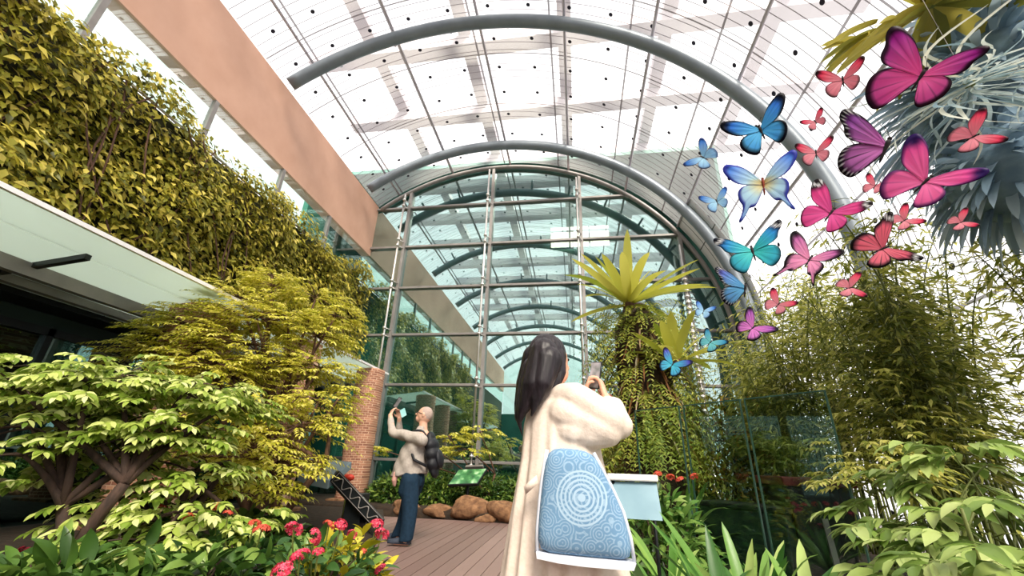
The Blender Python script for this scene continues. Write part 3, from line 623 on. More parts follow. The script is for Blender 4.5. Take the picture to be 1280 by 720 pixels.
# ------------------------------------------------------------------ fern column with bird's nest ferns, centre right
mfern = leafmat('fern_leaf', ['5f7628', '8c9a38', 'b3b84d', 'd0cc68'], .35, .45)
mnest = leafmat('nest_leaf', ['8fa03a', 'b2b848', 'ccc95c', 'ddd878'], .35, .3)
mdry = leafmat('dry_leaf', ['5d3f27', '8a5a36', 'b6804e', 'd9cbb4'], .2, .6)
YF = 6.0; fb = at(805, 520, YF); 
t = thing('fern_column', 'tall trunk covered in hanging ferns and dry leaves right of the phone', 'fern', (fb[0], YF+.1, .08))
top = at(790, 405, YF)
mb = MB(); mb.tube([(fb[0]+.15, YF+.2, .05), (fb[0]+.1, YF+.2, 1.4), (top[0]+.12, YF+.2, top[2]), (top[0]+.08, YF+.2, top[2]+.35)], [.42, .40, .36, .16], 14); mb.build('trunk', M['bark_dark'], t, True)
n_ = 620; az = rng.uniform(0, 2*math.pi, n_); zz = rng.uniform(1.1, top[2]+.3, n_)
P = np.stack([top[0]+.12+.38*np.cos(az), YF+.2+.38*np.sin(az), zz], 1); D = np.stack([np.cos(az), np.sin(az), rng.uniform(-.5, .6, n_)], 1)
leaf_obj('fern_fronds', *fronds(P, D, rng.uniform(.3, .62, n_), 10, .08, .026, .8, 75), mfern, t)
n_ = 200; az = rng.uniform(0, 2*math.pi, n_); P = np.stack([fb[0]+.12+.33*np.cos(az), YF+.2+.33*np.sin(az), rng.uniform(1.4, top[2]-.1, n_)], 1)
straps('dry_fronds', P, np.stack([np.cos(az), np.sin(az), rng.uniform(-.6, .3, n_)], 1), rng.uniform(.2, .45, n_), .025, .9, mdry, t)
def nest(label, c, n_, ln, wd, Y):
    t = thing('birds_nest_fern', label, 'fern', c, 'nest ferns on the fern column')
    az = np.arange(n_)*2.399+rng.normal(0, .15, n_); el = rng.uniform(.15, 1.2, n_)
    D = np.stack([np.cos(az)*np.cos(el), np.sin(az)*np.cos(el), np.sin(el)], 1)
    straps('leaves', np.repeat([c], n_, 0)+D*.03, D, rng.uniform(.75, 1.1, n_)*ln, wd, rng.uniform(.08, .38, n_), mnest, t, 10)
    mb = MB(); mb.ball(c, (.09, .09, .08), 10); mb.build('crown', M['bark'], t, True); return t
nest("bird's nest fern with long pale straps on top of the fern column", at(786, 382, 5.75), 26, 1.2, .13, YF)
nest("bird's nest fern lower on the right flank of the fern column, behind the indigo butterfly", at(845, 455, 5.6), 18, .85, .14, YF)

# ------------------------------------------------------------------ right thicket
mbam = leafmat('bamboo_leaf', ['667326', '8d943c', 'b2b252', 'cfca6c', 'e0dc8e'], .5, .45)
mbamD = leafmat('bamboo_leaf_dark', ['4b5822', '6d7830', '939845', 'b4b35c'], .45, .45)
def bamboo(label, x, y, n_culm, ht, lean, nleaf, mat, lf=.15, spread=.35):
    t = thing('bamboo_clump', label, 'bamboo', (x, y, .08), 'bamboo clumps along the right side'); mb = MB(); A = [[], [], [], []]
    for i in range(n_culm):
        b = np.array([x+rng.normal(0, spread*.4), y+rng.normal(0, spread*.4), .06]); h = ht*rng.uniform(.75, 1.05); a_ = rng.uniform(0, 2*math.pi)
        e = b+np.array([math.cos(a_)*lean+rng.normal(0, .1), math.sin(a_)*lean, h]); e[0] = min(e[0], 4.0); m_ = b+np.array([0, 0, h*.75]); cv = bezier(b, m_, e, 14)
        mb.tube(cv, np.linspace(.013, .004, 14), 6)
        tt = rng.uniform(.22, 1, int(nleaf*.40)//n_culm)**.8; idx = np.clip((tt*13).astype(int), 0, 12); base = cv[idx]
        k_ = len(tt); a2 = rng.uniform(0, 2*math.pi, k_); r2 = rng.uniform(.02, spread*1.25, k_)*(1.15-.6*tt)
        P = base+np.stack([np.cos(a2)*r2, np.sin(a2)*r2, rng.normal(0, .12, k_)-.12*r2], 1); P[:, 0] = np.minimum(P[:, 0], 4.12)
        A[0].append(P); A[1].append(norm(np.stack([np.cos(a2), np.sin(a2), rng.uniform(-.9, .15, k_)], 1)+rng.normal(0, .3, (k_, 3))))
        sel = rng.choice(k_, min(26, k_), False)
        for s_ in sel: mb.tube([base[s_], (base[s_]+P[s_])/2+[0, 0, .03], P[s_]], [.004, .003, .002], 4, False)
    mb.build('culms', M['stem'], t, True)
    P, D = np.concatenate(A[0]), np.concatenate(A[1]); k_ = len(P)
    leaf_obj('foliage', P, D, norm(rng.normal(0, .5, (k_, 3))+[0, 0, 1]), rng.uniform(.6, 1.15, k_)*lf, rng.uniform(.6, 1.1, k_)*lf*.24, mat, t)
bl = ['fine-leaved bamboo clump at the far right edge, nearest the viewer', 'tall fine-leaved bamboo clump below the small pink butterflies on the right', 'dark bamboo clump behind the dark planter and third glass panel', 'bamboo clump right of the third glass panel', 'arching bamboo clump below the magenta and pink butterflies', 'bamboo clump at the back beside the white wall panels', 'dense dark bamboo clump in the middle of the right thicket', 'bamboo clump beside the side glazing at the right, mid distance']
for lb, (x, y, nc, ht, ln, nl, mt, sp_) in zip(bl, ((3.6, 3.2, 16, 3.0, .4, 6500, mbam, .45), (3.3, 4.4, 20, 3.5, .5, 8500, mbam, .5), (2.7, 5.9, 16, 2.4, .4, 6500, mbamD, .5), (3.0, 4.1, 14, 2.5, .35, 5500, mbamD, .4), (2.9, 5.7, 18, 3.6, .5, 7000, mbam, .5), (3.4, 8.2, 16, 3.4, .5, 4500, mbam, .55), (3.5, 4.9, 18, 2.9, .4, 7500, mbamD, .5), (3.7, 6.4, 18, 3.8, .4, 6000, mbam, .5))):
    bamboo(lb, x, y, nc, ht, ln, nl, mt, .135, sp_)
mhedR = leafmat('olive_hedge_leaf', ['3f4718', '68702a', '8e9038', 'b2a84a', 'a8683a'], .3, .45)
for lb, b_, r_ in (('olive green hedge mass behind the first glass panel', (1.2, 6.9, .1), (.75, .6, 2.1)), ('olive green hedge mass behind the second glass panel, dotted with orange leaves', (2.0, 6.6, .1), (.8, .6, 2.15)), ('olive green hedge mass behind the third glass panel', (2.8, 6.9, .1), (.8, .6, 2.35)), ('olive green hedge mass at the back under the lower nest fern', (.9, 8.6, .1), (.8, .6, 2.0))):
    bush('hedge_mass', lb, 'shrub', b_, r_, 5200, .12, .04, mhedR, 'olive hedge on the right', False, 14, .5)

# greenery behind the viewer, seen only as a reflection
for lb, b_, r_ in (('tree behind the viewer, seen reflected in the lower middle of the glass', (-2.8, -9, .0), (1.8, 1.4, 3.6)), ('tree behind the viewer, reflected right of the woman', (1.6, -8, .0), (1.8, 1.4, 3.2)), ('tree behind the viewer, reflected beside the canopy', (-4.4, -4.5, .0), (1.2, 1.2, 2.2))):
    bush('garden_tree', lb, 'tree', b_, r_, 5000, .2, .08, mdarkG, 'trees reflected in the glass wall', False, 12, .4)

# front right broad-leaved shrubs
mbroad = leafmat('broad_leaf_pale', ['55702f', '7a9446', '9fb264', 'c2cd88'], .3, .32)
def broad(label, px, py, Y, tiers, lf, lw, pairs=4):
    layered_tree('broadleaf_shrub', label, 'shrub', at(px, py, Y)*[1, 1, 0]+[0, 0, .08], tiers, lf, lw, mbroad, pairs, 'broad-leaved shrubs at lower right', .007, 3, 'stem', True, .8)
broad('pale broad-leaved shrub at the right edge, leaves against the bright side glazing', 1225, 716, 2.2, [T(1185, 560, 2.3, .17, 5), T(1235, 580, 2.2, .17, 5), T(1160, 585, 2.4, .17, 5), T(1250, 625, 2.1, .16, 4), T(1210, 612, 2.2, .17, 5)], .14, .052)
broad('pale broad-leaved shrub right of the third glass panel at the bottom', 1120, 716, 2.4, [T(1095, 625, 2.6, .18, 5), T(1135, 650, 2.4, .18, 6), T(1100, 680, 2.4, .18, 6), T(1160, 672, 2.3, .18, 5), T(1130, 705, 2.2, .18, 5)], .14, .052)
layered_tree('layered_shrub', 'yellow-green feathery shrub just right of the third glass panel', 'shrub', (2.55, 3.75, .08), [T(1075, 555, 3.9, .35, 26), T(1110, 520, 4.0, .35, 24), T(1060, 590, 3.7, .3, 22), T(1100, 590, 3.6, .35, 24), T(1140, 545, 3.8, .35, 22), T(1085, 480, 4.1, .35, 22)], .085, .03, mbam, 6, None, .015, 3, 'stem')
broad('pale broad-leaved shrub in the bottom right corner', 1230, 718, 1.9, [T(1195, 695, 2.0, .17, 5), T(1240, 672, 2.0, .17, 5), T(1225, 712, 1.8, .17, 4), T(1258, 705, 1.8, .15, 4)], .13, .05)

# strap-leaved plants and dark green plants in front of the glass panels
def strap_plant(label, px, py, Y, n_, ln, wd, mat, el=(.3, 1.3), droop=(.2, .6)):
    b = at(px, py, Y); b[2] = .08; t = thing('strap_leaf_plant', label, 'plant', b, 'strap-leaved plants by the glass panels')
    az = rng.uniform(0, 2*math.pi, n_); e = rng.uniform(*el, n_); D = np.stack([np.cos(az)*np.cos(e), np.sin(az)*np.cos(e), np.sin(e)], 1)
    straps('leaves', np.repeat([b], n_, 0)+D*.02, D, rng.uniform(.7, 1.15, n_)*ln, wd, rng.uniform(*droop, n_), mat, t, 9)
    mb = MB(); mb.tube([b-[0, 0, .06], b+[0, 0, .1]], [.04, .025], 8); mb.build('stem', M['stem'], t, True)
mst = leafmat('strap_leaf', ['35602a', '5a8a3c', '8bb056', 'bcd07e'], .35, .3)
mstD = leafmat('strap_leaf_dark', ['14301b', '23482a', '3d6a3c'], .25, .28)
for a_ in (('bright strap-leaved plant at the bottom, just right of the blue bag', 815, 700, 2.3, 34, .55, .05, mst), ('strap-leaved plant at the bottom below the first glass panel', 850, 716, 2.2, 34, .8, .06, mst, (.6, 1.35), (.15, .5)), ('dark arching strap plant below the second glass panel', 935, 712, 2.5, 36, .9, .06, mst, (.6, 1.35), (.15, .5)), ('dark arching strap plant below the third glass panel', 1000, 720, 2.3, 32, .8, .065, mst, (.6, 1.3), (.2, .6)), ('strap plant between the first glass panel and the white info board', 830, 660, 3.6, 40, .8, .05, mst), ('strap-leaved plant in the bottom foreground in front of the middle panel', 905, 722, 2.1, 34, .75, .06, mst, (.7, 1.35), (.15, .45)), ('tall strap-leaved plant behind the first glass panel', 850, 640, 5.5, 40, 1.2, .07, mst), ('strap plant in the bottom right foreground before the third panel', 1040, 718, 2.0, 30, .8, .06, mst, (.6, 1.3), (.2, .6))):
    strap_plant(*a_)
for px, py, Y, lb, r_ in ((880, 718, 2.6, 'dark leafy shrub at the foot of the second glass panel', (.45, .35, .26)), (970, 716, 3.0, 'dark leafy shrub at the foot of the third glass panel', (.4, .35, .24)), (1060, 700, 2.6, 'dark leafy shrub beside the right end of the glass panels', (.35, .35, .3)), (820, 690, 4.4, 'dark leafy shrub behind the first glass panel', (.5, .4, .8))):
    b = at(px, py, Y); b[2] = .06; bush('broadleaf_shrub', lb, 'shrub', b, r_, 420, .16, .05, mdarkG, 'dark shrubs by the glass panels', True)
# low red flowers by panel
p = at(828, 592, 4.6); b = p*[1, 1, 0]+[0, 0, .06]
t = bush('flowering_shrub', 'leafy shrub with red flowers seen through the first glass panel', 'shrub', b, (.4, .35, .85), 500, .14, .05, mst, None, True)
for hx, hy in ((822, 593), (838, 597), (868, 596), (850, 600)):
    q = at(hx, hy, 4.3); o = bpy.data.objects.new('flower_head', fh_coral); C.objects.link(o); o.parent = t; o.matrix_parent_inverse = Matrix.Translation(t.location).inverted(); o.location = q; o.scale = (.75,)*3; o.rotation_euler = (.5, 0, rng.uniform(0, 6))

# glass panels, three upright sheets on a slant
PR, PL = np.array([2.03, 3.80]), np.array([.71, 5.30]); dirp = (PR-PL)/np.linalg.norm(PR-PL); tot = np.linalg.norm(PR-PL)
nrm2 = np.array([-dirp[1], dirp[0]])
medge = pm('glass_edge', '3c5a4e', .25, 0, '2f4a40', 6)
for i, (f0, f1) in enumerate(((0.0, .30), (.335, .64), (.67, 1.0))):
    a_, b_ = PL+dirp*tot*f0, PL+dirp*tot*f1
    t = thing('glass_barrier', ['left upright green-tinted glass panel, next to the white info board', 'middle upright green-tinted glass panel', 'right upright green-tinted glass panel, in front of the dark planter bin'][i], 'glass panel', (*((a_+b_)/2), .05), 'glass panels on the right')
    def blk(p0, p1, z0, z1, th):
        h = nrm2*th/2; return [(*(p0-h), z0), (*(p1-h), z0), (*(p1+h), z0), (*(p0+h), z0)], [(*(p0-h), z1), (*(p1-h), z1), (*(p1+h), z1), (*(p0+h), z1)]
    mb = MB(); mb.hexa(*blk(a_, b_, .06, 1.6, .012)); mb.build('sheet', M['panelglass'], t)
    mb = MB()
    for p0, p1, z0, z1 in ((a_, b_, 1.6, 1.612), (a_-dirp*.012, a_, .06, 1.612), (b_, b_+dirp*.012, .06, 1.612)): mb.hexa(*blk(p0, p1, z0, z1, .016))
    mb.build('edge', medge, t)
    mb = MB(); mb.hexa(*blk(a_-dirp*.03, b_+dirp*.03, .02, .10, .06)); mb.build('base_channel', M['dark'], t)
# dark trough behind the middle panel and bin behind the right panel
c = np.array([1.75, 5.15]); t = thing('dark_trough', 'long dark trough on the ground behind the middle glass panel', 'planter', (*c, .06))
h = dirp*.42; q = nrm2*.18
mb = MB(); a4 = [c-h-q, c+h-q, c+h+q, c-h+q]; mb.hexa([(*p, .04) for p in a4], [(*(c+(p-c)*1.06), .62) for p in a4]); mb.build('box', pm('dark_green_paint', '1f2f2b', .4, 0, '17231f', 4), t, bevel=.015)
mb = MB(); mb.hexa([(*(c+(p-c)*1.12), .62) for p in a4], [(*(c+(p-c)*1.12), .67) for p in a4]); mb.build('rim', M['dark'], t, bevel=.01)
c = at(1012, 640, 5.0)[:2]; t = thing('planter_bin', 'dark square planter bin with dull red rim behind the right glass panel', 'planter', (*c, .06))
mb = MB(); sq = lambda s_, z: [(c[0]-s_, c[1]-s_, z), (c[0]+s_, c[1]-s_, z), (c[0]+s_, c[1]+s_, z), (c[0]-s_, c[1]+s_, z)]
mb.hexa(sq(.20, .05), sq(.29, .86)); mb.build('box', M['dark'], t, bevel=.012)
mb = MB(); mb.hexa(sq(.32, .86), sq(.33, .94)); mb.build('rim', pm('dull_red', '7d2c28', .4, 0, '5a302c', 4), t, bevel=.012)
mb = MB(); mb.obox((c[0], c[1]-.26, .46), (.025, 0, 0), (0, .035, .39), (0, .012, -.004)); mb.build('front_strap', M['frame'], t)
# info board behind the woman
p = at(790, 597, 3.3); t = thing('info_board', 'white rimmed pale blue info board behind the bag of the woman', 'sign', (p[0], p[1], .06))
mb = MB(); mb.obox(p, (.17, -.02, .0), (.0, .03, .0), (0, 0, .022)); mb.build('top_rail', M['white'], t, bevel=.01)
mb = MB(); mb.obox(p+[.0, -.04, -.14], (.16, -.02, 0), (0, -.05, -.11), (0, .008, -.002)); mb.build('panel', pm('pale_blue_panel', '8aa9b8', .25, 0, '7596a6', 3), t)
for s_ in (-.13, .13):
    mb = MB(); mb.tube([(p[0]+s_, p[1]+.02, .05), (p[0]+s_, p[1]+.02, p[2]-.02)], .012, 8); mb.build('leg', M['dark'], t, True)

# hanging plants at the upper right
mstag = leafmat('staghorn_leaf', ['7a7d3a', '9d9a45', 'bdb054', 'd6c765'], .4, .45)
mair = leafmat('air_plant_leaf', ['7d98a6', 'a5babf', 'cdd6d2', 'ecead8'], .3, .5)
mblue = leafmat('blue_grey_leaf', ['7f97aa', '92a9ba', 'a6bac8', 'bccad2'], .25, .45)
def hang(name, label, c, roof_z=None):
    t = thing(name, label, 'hanging plant', c, None); mb = MB(); zt = arch_z(c[0], 6.6)
    mb.tube([c, (c[0], c[1], zt)], .002, 6); mb.build('wire', M['frame'], t); return t
c = at(1165, 8, 2.5); t = hang('staghorn_fern', 'yellow-green staghorn fern hanging at the top right, forked leaves against the roof', c)
n_ = 30; az = np.arange(n_)*2.4; el = rng.uniform(-.5, .7, n_); D = np.stack([np.cos(az)*np.cos(el), np.sin(az)*np.cos(el), np.sin(el)], 1)
straps('leaves', np.repeat([c], n_, 0), D, rng.uniform(.35, .72, n_), rng.uniform(.09, .14, n_), .3, mstag, t, 9)
e = c+D*.4; D2 = norm(D+rng.normal(0, .4, (n_, 3))); straps('leaf_forks', np.concatenate([e, e]), np.concatenate([D2, norm(D*1.2-D2*.3)]), .35, .07, .3, mstag, t, 6)
mb = MB(); mb.ball(c+[0, 0, .05], (.06, .06, .06), 12); mb.build('root_ball', M['stem'], t, True)
def curl(t_, n_):
    ph = rng.uniform(0, 6.28, n_); am = rng.uniform(.15, .35, n_); a_ = t_[None]*4.2+ph[:, None]
    return np.stack([am[:, None]*(np.cos(a_)-np.cos(ph)[:, None]), am[:, None]*(np.sin(a_)-np.sin(ph)[:, None]), .6*am[:, None]*(np.sin(a_*1.1)-np.sin(ph*1.1)[:, None])], 2)
c = at(1212, 105, 2.3); t = hang('air_plant', 'pale grey air plant with curling leaves hanging right of the largest magenta butterfly', c)
n_ = 70; d = norm(rng.normal(0, 1, (n_, 3))); straps('leaves', np.repeat([c], n_, 0)+d*.05, d, rng.uniform(.3, .6, n_), .022, .3, mair, t, 12, curl)
mb = MB(); mb.ball(c, .03, 10); mb.build('core', M['stem'], t, True)
for lb, px, py, Y, r_, n_ in (('large blue-grey hanging foliage mass behind the pale air plant at the right edge', 1250, 120, 3.0, .72, 520), ('blue-grey hanging foliage at the right edge below the air plant', 1268, 215, 2.8, .45, 240), ('blue-grey hanging foliage overhead in the top right corner', 1262, 30, 3.0, .65, 360)):
    c = at(px, py, Y); t = hang('hanging_foliage', lb, c); t['group'] = 'blue-grey hanging foliage'
    d = norm(rng.normal(0, 1, (n_, 3))); P = c+d*r_*(.55+.3*rng.random(n_)[:, None]); straps('leaves', P, d+[0, 0, -.1], rng.uniform(.2, .42, n_)*r_/.6, .06, .5, mblue, t, 6)
    mb = MB(); mb.ball(c, r_*.78, 22); mb.build('root_ball', pm('blue_moss', '8ea6b8', .9, 0, '6f899e', 9, .6) if 'blue_moss' not in bpy.data.materials else bpy.data.materials['blue_moss'], t, True)
    
# ------------------------------------------------------------------ PEOPLE
exec_people = True
# --- woman photographing, seen from behind
WY = 2.07; F_ = norm([.80, .60, 0]); R_ = np.array([.60, -.80, 0])       # facing; her right-hand side
root = thing('person', 'woman with long black hair in a cream coat, seen from behind, raising a phone', 'person', (-.07, 2.1, 0))
hc = at(687, 451, 2.10); shz = 1.31
shR, shL = np.array([-.02, 1.99, 1.285]), np.array([-.13, 2.22, 1.285]); neck = np.array([-.10, 2.10, 1.30])
elR, wrR = at(776, 530, 2.0), at(757, 497, 2.12); elL, wrL = np.array([.10, 2.38, 1.14]), at(737, 503, 2.20)
ph_c = at(744, 469, 2.16)
mb = MB()
ellipsoid(mb, hc+F_*.005, (.095, .078, .118), F_); ellipsoid(mb, hc+F_*.055+[0, 0, -.055], (.05, .052, .06), F_)
cone_sphere(mb, hc+F_*.093+[0, 0, .005], .009, hc+F_*.108+[0, 0, -.025], .013); 
for s_ in (-1, 1): ellipsoid(mb, hc+R_*s_*.08+[0, 0, -.01], (.018, .008, .03), F_); 
ellipsoid(mb, hc+F_*.088+[0, 0, -.058], (.014, .022, .008), F_)
chain(mb, [(hc-[0, 0, .06], .052), (neck, .055), (neck-[0, 0, .12], .10)])
chain(mb, [(neck-[0, 0, .08], .09), (np.array([-.07, 2.1, 1.05]), .12), (np.array([-.06, 2.1, .85]), .13)])
for sh, el, wr in ((shR, elR, wrR), (shL, elL, wrL)): chain(mb, [(neck-[0, 0, .05], .06), (sh-[0, 0, .02], .05), (el, .038), (wr, .024)])
for s_ in (-1, 1):
    hp = np.array([-.06, 2.1, .85])+R_*s_*.08; kn = hp*[1, 1, 0]+[0, 0, .45]; an = hp*[1, 1, 0]+[0, 0, .09]; chain(mb, [(hp, .085), (kn, .052), (an, .035)])
    cone_sphere(mb, an-[0, 0, .045], .035, an+F_*.13-[0, 0, .06], .028)
up_h = norm(ph_c-wrR+np.array([.0, 0, .01]))
hand(mb, wrR, norm(ph_c-wrR+[.02, 0, .0]), norm([-.75, .25, .1]), 1.0, 32, -1)
hand(mb, wrL, norm(ph_c-wrL+[-.05, .0, .02]), norm([.7, -.2, .2]), 1.0, 34, 1)
fuse('body', mb, M['skin'], root, .004, 3)
mlip = pm('lip', 'b5605a', .4); meye = pm('eye', '241a16', .2)
mb = MB()
for s_ in (-1, 1): mb.ball(hc+F_*.088+R_*s_*.032+[0, 0, .012], (.012, .012, .008), 8)
mb.build('eyes', meye, root, True)
# hair
mhair, nt, n, l, b_, o_ = newmat('black_hair'); b_.inputs['Roughness'].default_value = .45; b_.inputs['Specular IOR Level'].default_value = .4
tc = n.new('ShaderNodeTexCoord'); mp = n.new('ShaderNodeMapping'); mp.inputs['Scale'].default_value = (90, 90, 5); mp.inputs['Rotation'].default_value = (0, .12, 0); l.new(tc.outputs['Object'], mp.inputs[0])
nz = n.new('ShaderNodeTexNoise'); nz.inputs['Scale'].default_value = 1.2; nz.inputs['Detail'].default_value = 3; l.new(mp.outputs[0], nz.inputs['Vector']); rp = n.new('ShaderNodeValToRGB'); rp.color_ramp.elements[0].position = .4; rp.color_ramp.elements[1].position = .75
rp.color_ramp.elements[0].color = (*L('140f14'), 1); rp.color_ramp.elements[1].color = (*L('2c232a'), 1); l.new(nz.outputs['Fac'], rp.inputs[0]); l.new(rp.outputs[0], b_.inputs['Base Color'])
bp = n.new('ShaderNodeBump'); bp.inputs['Strength'].default_value = .3; bp.inputs['Distance'].default_value = .004; l.new(nz.outputs['Fac'], bp.inputs['Height']); l.new(bp.outputs[0], b_.inputs['Normal'])
mb = MB(); up1 = np.array([0, 0, 1.])
ellipsoid(mb, hc-F_*.018+[0, 0, .018], (.105, .098, .122), F_)
ellipsoid(mb, hc-F_*.045+[0, 0, -.05], (.08, .098, .12), F_)
for s_ in (-1, 1):
    chain(mb, [(hc+R_*s_*.075+F_*.01+[0, 0, .02], .03), (hc+R_*s_*.085+F_*.012-[0, 0, .07], .026), (hc+R_*s_*.07-F_*.03-[0, 0, .15], .03)])
bk = lambda px, py, Y: at(px, py, Y)
for pts_ in ([(680, 440, 2.0, .07), (668, 480, 1.97, .062), (655, 510, 1.98, .028), (648, 530, 2.0, .006)], [(665, 460, 2.02, .05), (655, 495, 2.0, .035), (647, 520, 2.0, .016), (653, 545, 2.02, .004)],
             [(685, 450, 1.98, .07), (678, 478, 1.955, .055), (671, 498, 1.95, .03), (664, 520, 1.95, .006)], [(668, 445, 2.08, .06), (655, 480, 2.1, .04), (648, 505, 2.1, .02), (645, 525, 2.1, .005)]):
    chain(mb, [(bk(a_, b2, c2), r2) for a_, b2, c2, r2 in pts_])
def hair_post(co, no):
    a_ = np.arctan2((co-hc)@R_, -(co-hc)@F_); s_ = np.sin(a_*26+np.sin(co[:, 2]*30)*.6)*.0011+np.sin(a_*9+1)*.0012
    return co+no*s_[:, None]
fuse('hair', mb, mhair, root, .005, 5, hair_post)
# coat: long draped back plus wide batwing sleeves
mcoat = pm('cream_knit', 'e6d5c9', .85, 0, 'dccabc', 60, .12, spec=.2)
mb = MB(); rings = []
for z, cx, cy, rx, ry in ((.10, -.05, 2.12, .36, .30), (.35, -.05, 2.12, .315, .26), (.55, -.06, 2.11, .27, .23), (.80, -.065, 2.10, .225, .195), (1.0, -.07, 2.10, .19, .165), (1.15, -.075, 2.10, .175, .15), (1.24, -.08, 2.10, .15, .135), (1.30, -.085, 2.10, .105, .10), (1.325, -.09, 2.10, .07, .075)):
    rings.append([(cx+rx*math.cos(q)*1.0, cy+ry*math.sin(q), z) for q in np.linspace(0, 2*math.pi, 40, endpoint=False)])
loft(mb, rings)
chain(mb, [(np.array([-.09, 2.06, 1.27]), .07), (np.array([.0, 1.98, 1.265]), .068), (elR+[-.045, .0, .015], .078), (elR+[-.01, .02, .0], .066), (wrR*.55+elR*.45, .058), (wrR*.85+elR*.15+[0, 0, -.005], .036)])
chain(mb, [(np.array([-.04, 2.0, 1.19]), .09), (elR+[-.07, 0, -.03], .075)]); chain(mb, [(np.array([-.03, 2.0, 1.12]), .08), (elR+[-.09, 0, -.045], .065)])
chain(mb, [(np.array([-.05, 2.16, 1.26]), .075), (elL+[0, 0, .01], .075), (wrL*.85+elL*.15, .036)])
def coat_post(co, no):
    a_ = np.arctan2(co[:, 1]-2.1, co[:, 0]+.07); fade = np.clip((1.24-co[:, 2])/.5, 0, 1)*np.clip((.13-co[:, 0])/.1, 0, 1)
    pl = np.sin(a_*13+np.sin(co[:, 2]*4)*.5)+.5*np.sin(a_*21+co[:, 2]*2)
    sl = np.clip((co[:, 0]-.02)/.1, 0, 1)*np.clip((co[:, 2]-1.0)/.06, 0, 1)
    fold = np.sin(co[:, 0]*38-co[:, 2]*30)*.0025
    return co+no*(fade*pl*.011+sl*fold)[:, None]
fuse('coat', mb, mcoat, root, .007, 8, coat_post)
mb = MB(); mb.tube([wrR+np.array([math.cos(q)*.027, .012*math.sin(q), .006+.012*math.sin(q)]) for q in np.linspace(0, 2*math.pi, 14)], .006, 6); mb.build('bracelet', pm('dark_red_cord', '7c3b34', .6), root, True)
for s_ in (-1, 1):
    q_ = np.array([-.06, 2.1, 0])+R_*s_*.08; mb = MB(); cone_sphere(mb, q_+[0, 0, .045]-F_*.03, .045, q_+F_*.14+[0, 0, .038], .038); mb.build('shoe', M['white'], root, True)
def phone(label, c, nrm_, upv, s_=1.0, case=None):
    nn = norm(nrm_); u_ = norm(upv-nn*(np.asarray(upv)@nn)); sd2 = np.cross(u_, nn)
    t = thing('phone', label, 'phone', c); mb = MB(); mb.obox(c, sd2*.036*s_, u_*.074*s_, nn*.0045); mb.build('case', M['dark'], t, bevel=.004)
    mb = MB(); mb.obox(c+nn*.0050, sd2*.032*s_, u_*.068*s_, nn*.0004); mb.build('screen', pm('phone_screen', 'b8b4bd', .1, 0, '6d7a78', 25) if 'phone_screen' not in bpy.data.materials else bpy.data.materials['phone_screen'], t)
    mb = MB(); 
    for a_, b2 in ((-.018, .055), (-.018, .035)): mb.ball(c-nn*.005+sd2*a_*s_+u_*b2*s_, .007, 8)
    mb.build('camera_lens', meye, t, True); return t
phone('dark phone held up by the woman, grey screen towards us', ph_c, norm([-.62, -.78, .1]), np.array([.25, .1, 1.0]), .95)

# --- bag on her right side
mbag, nt, n, l, b_, o_ = newmat('blue_pattern_cloth'); b_.inputs['Roughness'].default_value = .8
tc = n.new('ShaderNodeTexCoord'); cen = at(727, 622, 1.80)
def ringset(center, rmax, fr):
    vm = n.new('ShaderNodeVectorMath'); vm.operation = 'DISTANCE'; l.new(tc.outputs['Object'], vm.inputs[0]); vm.inputs[1].default_value = tuple(center)
    s_ = math_node(n, l, 'GREATER_THAN', math_node(n, l, 'SINE', math_node(n, l, 'MULTIPLY', vm.outputs['Value'], fr)), .1); return math_node(n, l, 'MULTIPLY', s_, math_node(n, l, 'LESS_THAN', vm.outputs['Value'], rmax))
vo = n.new('ShaderNodeTexVoronoi'); vo.inputs['Scale'].default_value = 19; l.new(tc.outputs['Object'], vo.inputs['Vector'])
v1 = math_node(n, l, 'GREATER_THAN', math_node(n, l, 'SINE', math_node(n, l, 'MULTIPLY', vo.outputs['Distance'], 34)), .3)
nz = n.new('ShaderNodeTexNoise'); nz.inputs['Scale'].default_value = 160; l.new(tc.outputs['Object'], nz.inputs[0]); v1 = math_node(n, l, 'MULTIPLY', v1, math_node(n, l, 'MULTIPLY', nz.outputs['Fac'], .62))
pat = math_node(n, l, 'MAXIMUM', math_node(n, l, 'MULTIPLY', ringset(cen, .10, 420), .6), v1)
mc = n.new('ShaderNodeMix'); mc.data_type = 'RGBA'; l.new(pat, mc.inputs[0]); mc.inputs[6].default_value = (*L('6389ab'), 1); mc.inputs[7].default_value = (*L('bcd2e2'), 1); l.new(mc.outputs[2], b_.inputs['Base Color'])
root = thing('shoulder_bag', 'light blue patterned cloth bag with white edging hanging at the side of the woman', 'bag', (at(730, 700, 1.85)[0], 1.85, .60))
YBG = 1.84
outl = [(684, 562), (700, 559), (722, 561), (742, 566), (752, 585), (766, 612), (779, 640), (788, 672), (793, 702), (765, 699), (730, 696), (700, 693), (671, 690), (672, 660), (675, 625), (679, 590)]
fr_ = [at(px, py, YBG-.0) for px, py in outl]; ctr = np.mean(fr_, axis=0); V = []; n_ = len(fr_)
for s_, dy in ((1, 0), (.97, -.028), (.85, -.045), (.45, -.055), (.05, -.058)):
    V += [ctr+(p-ctr)*s_+[0, dy, 0] for p in fr_]
Fc = [(i*n_+j, i*n_+(j+1) % n_, (i+1)*n_+(j+1) % n_, (i+1)*n_+j) for i in range(4) for j in range(n_)]+[tuple(range(4*n_, 5*n_))]
k2 = len(V)
for s_, dy in ((1, .05), (.9, .065), (.05, .07)): V += [ctr+(p-ctr)*s_+[0, dy, 0] for p in fr_]
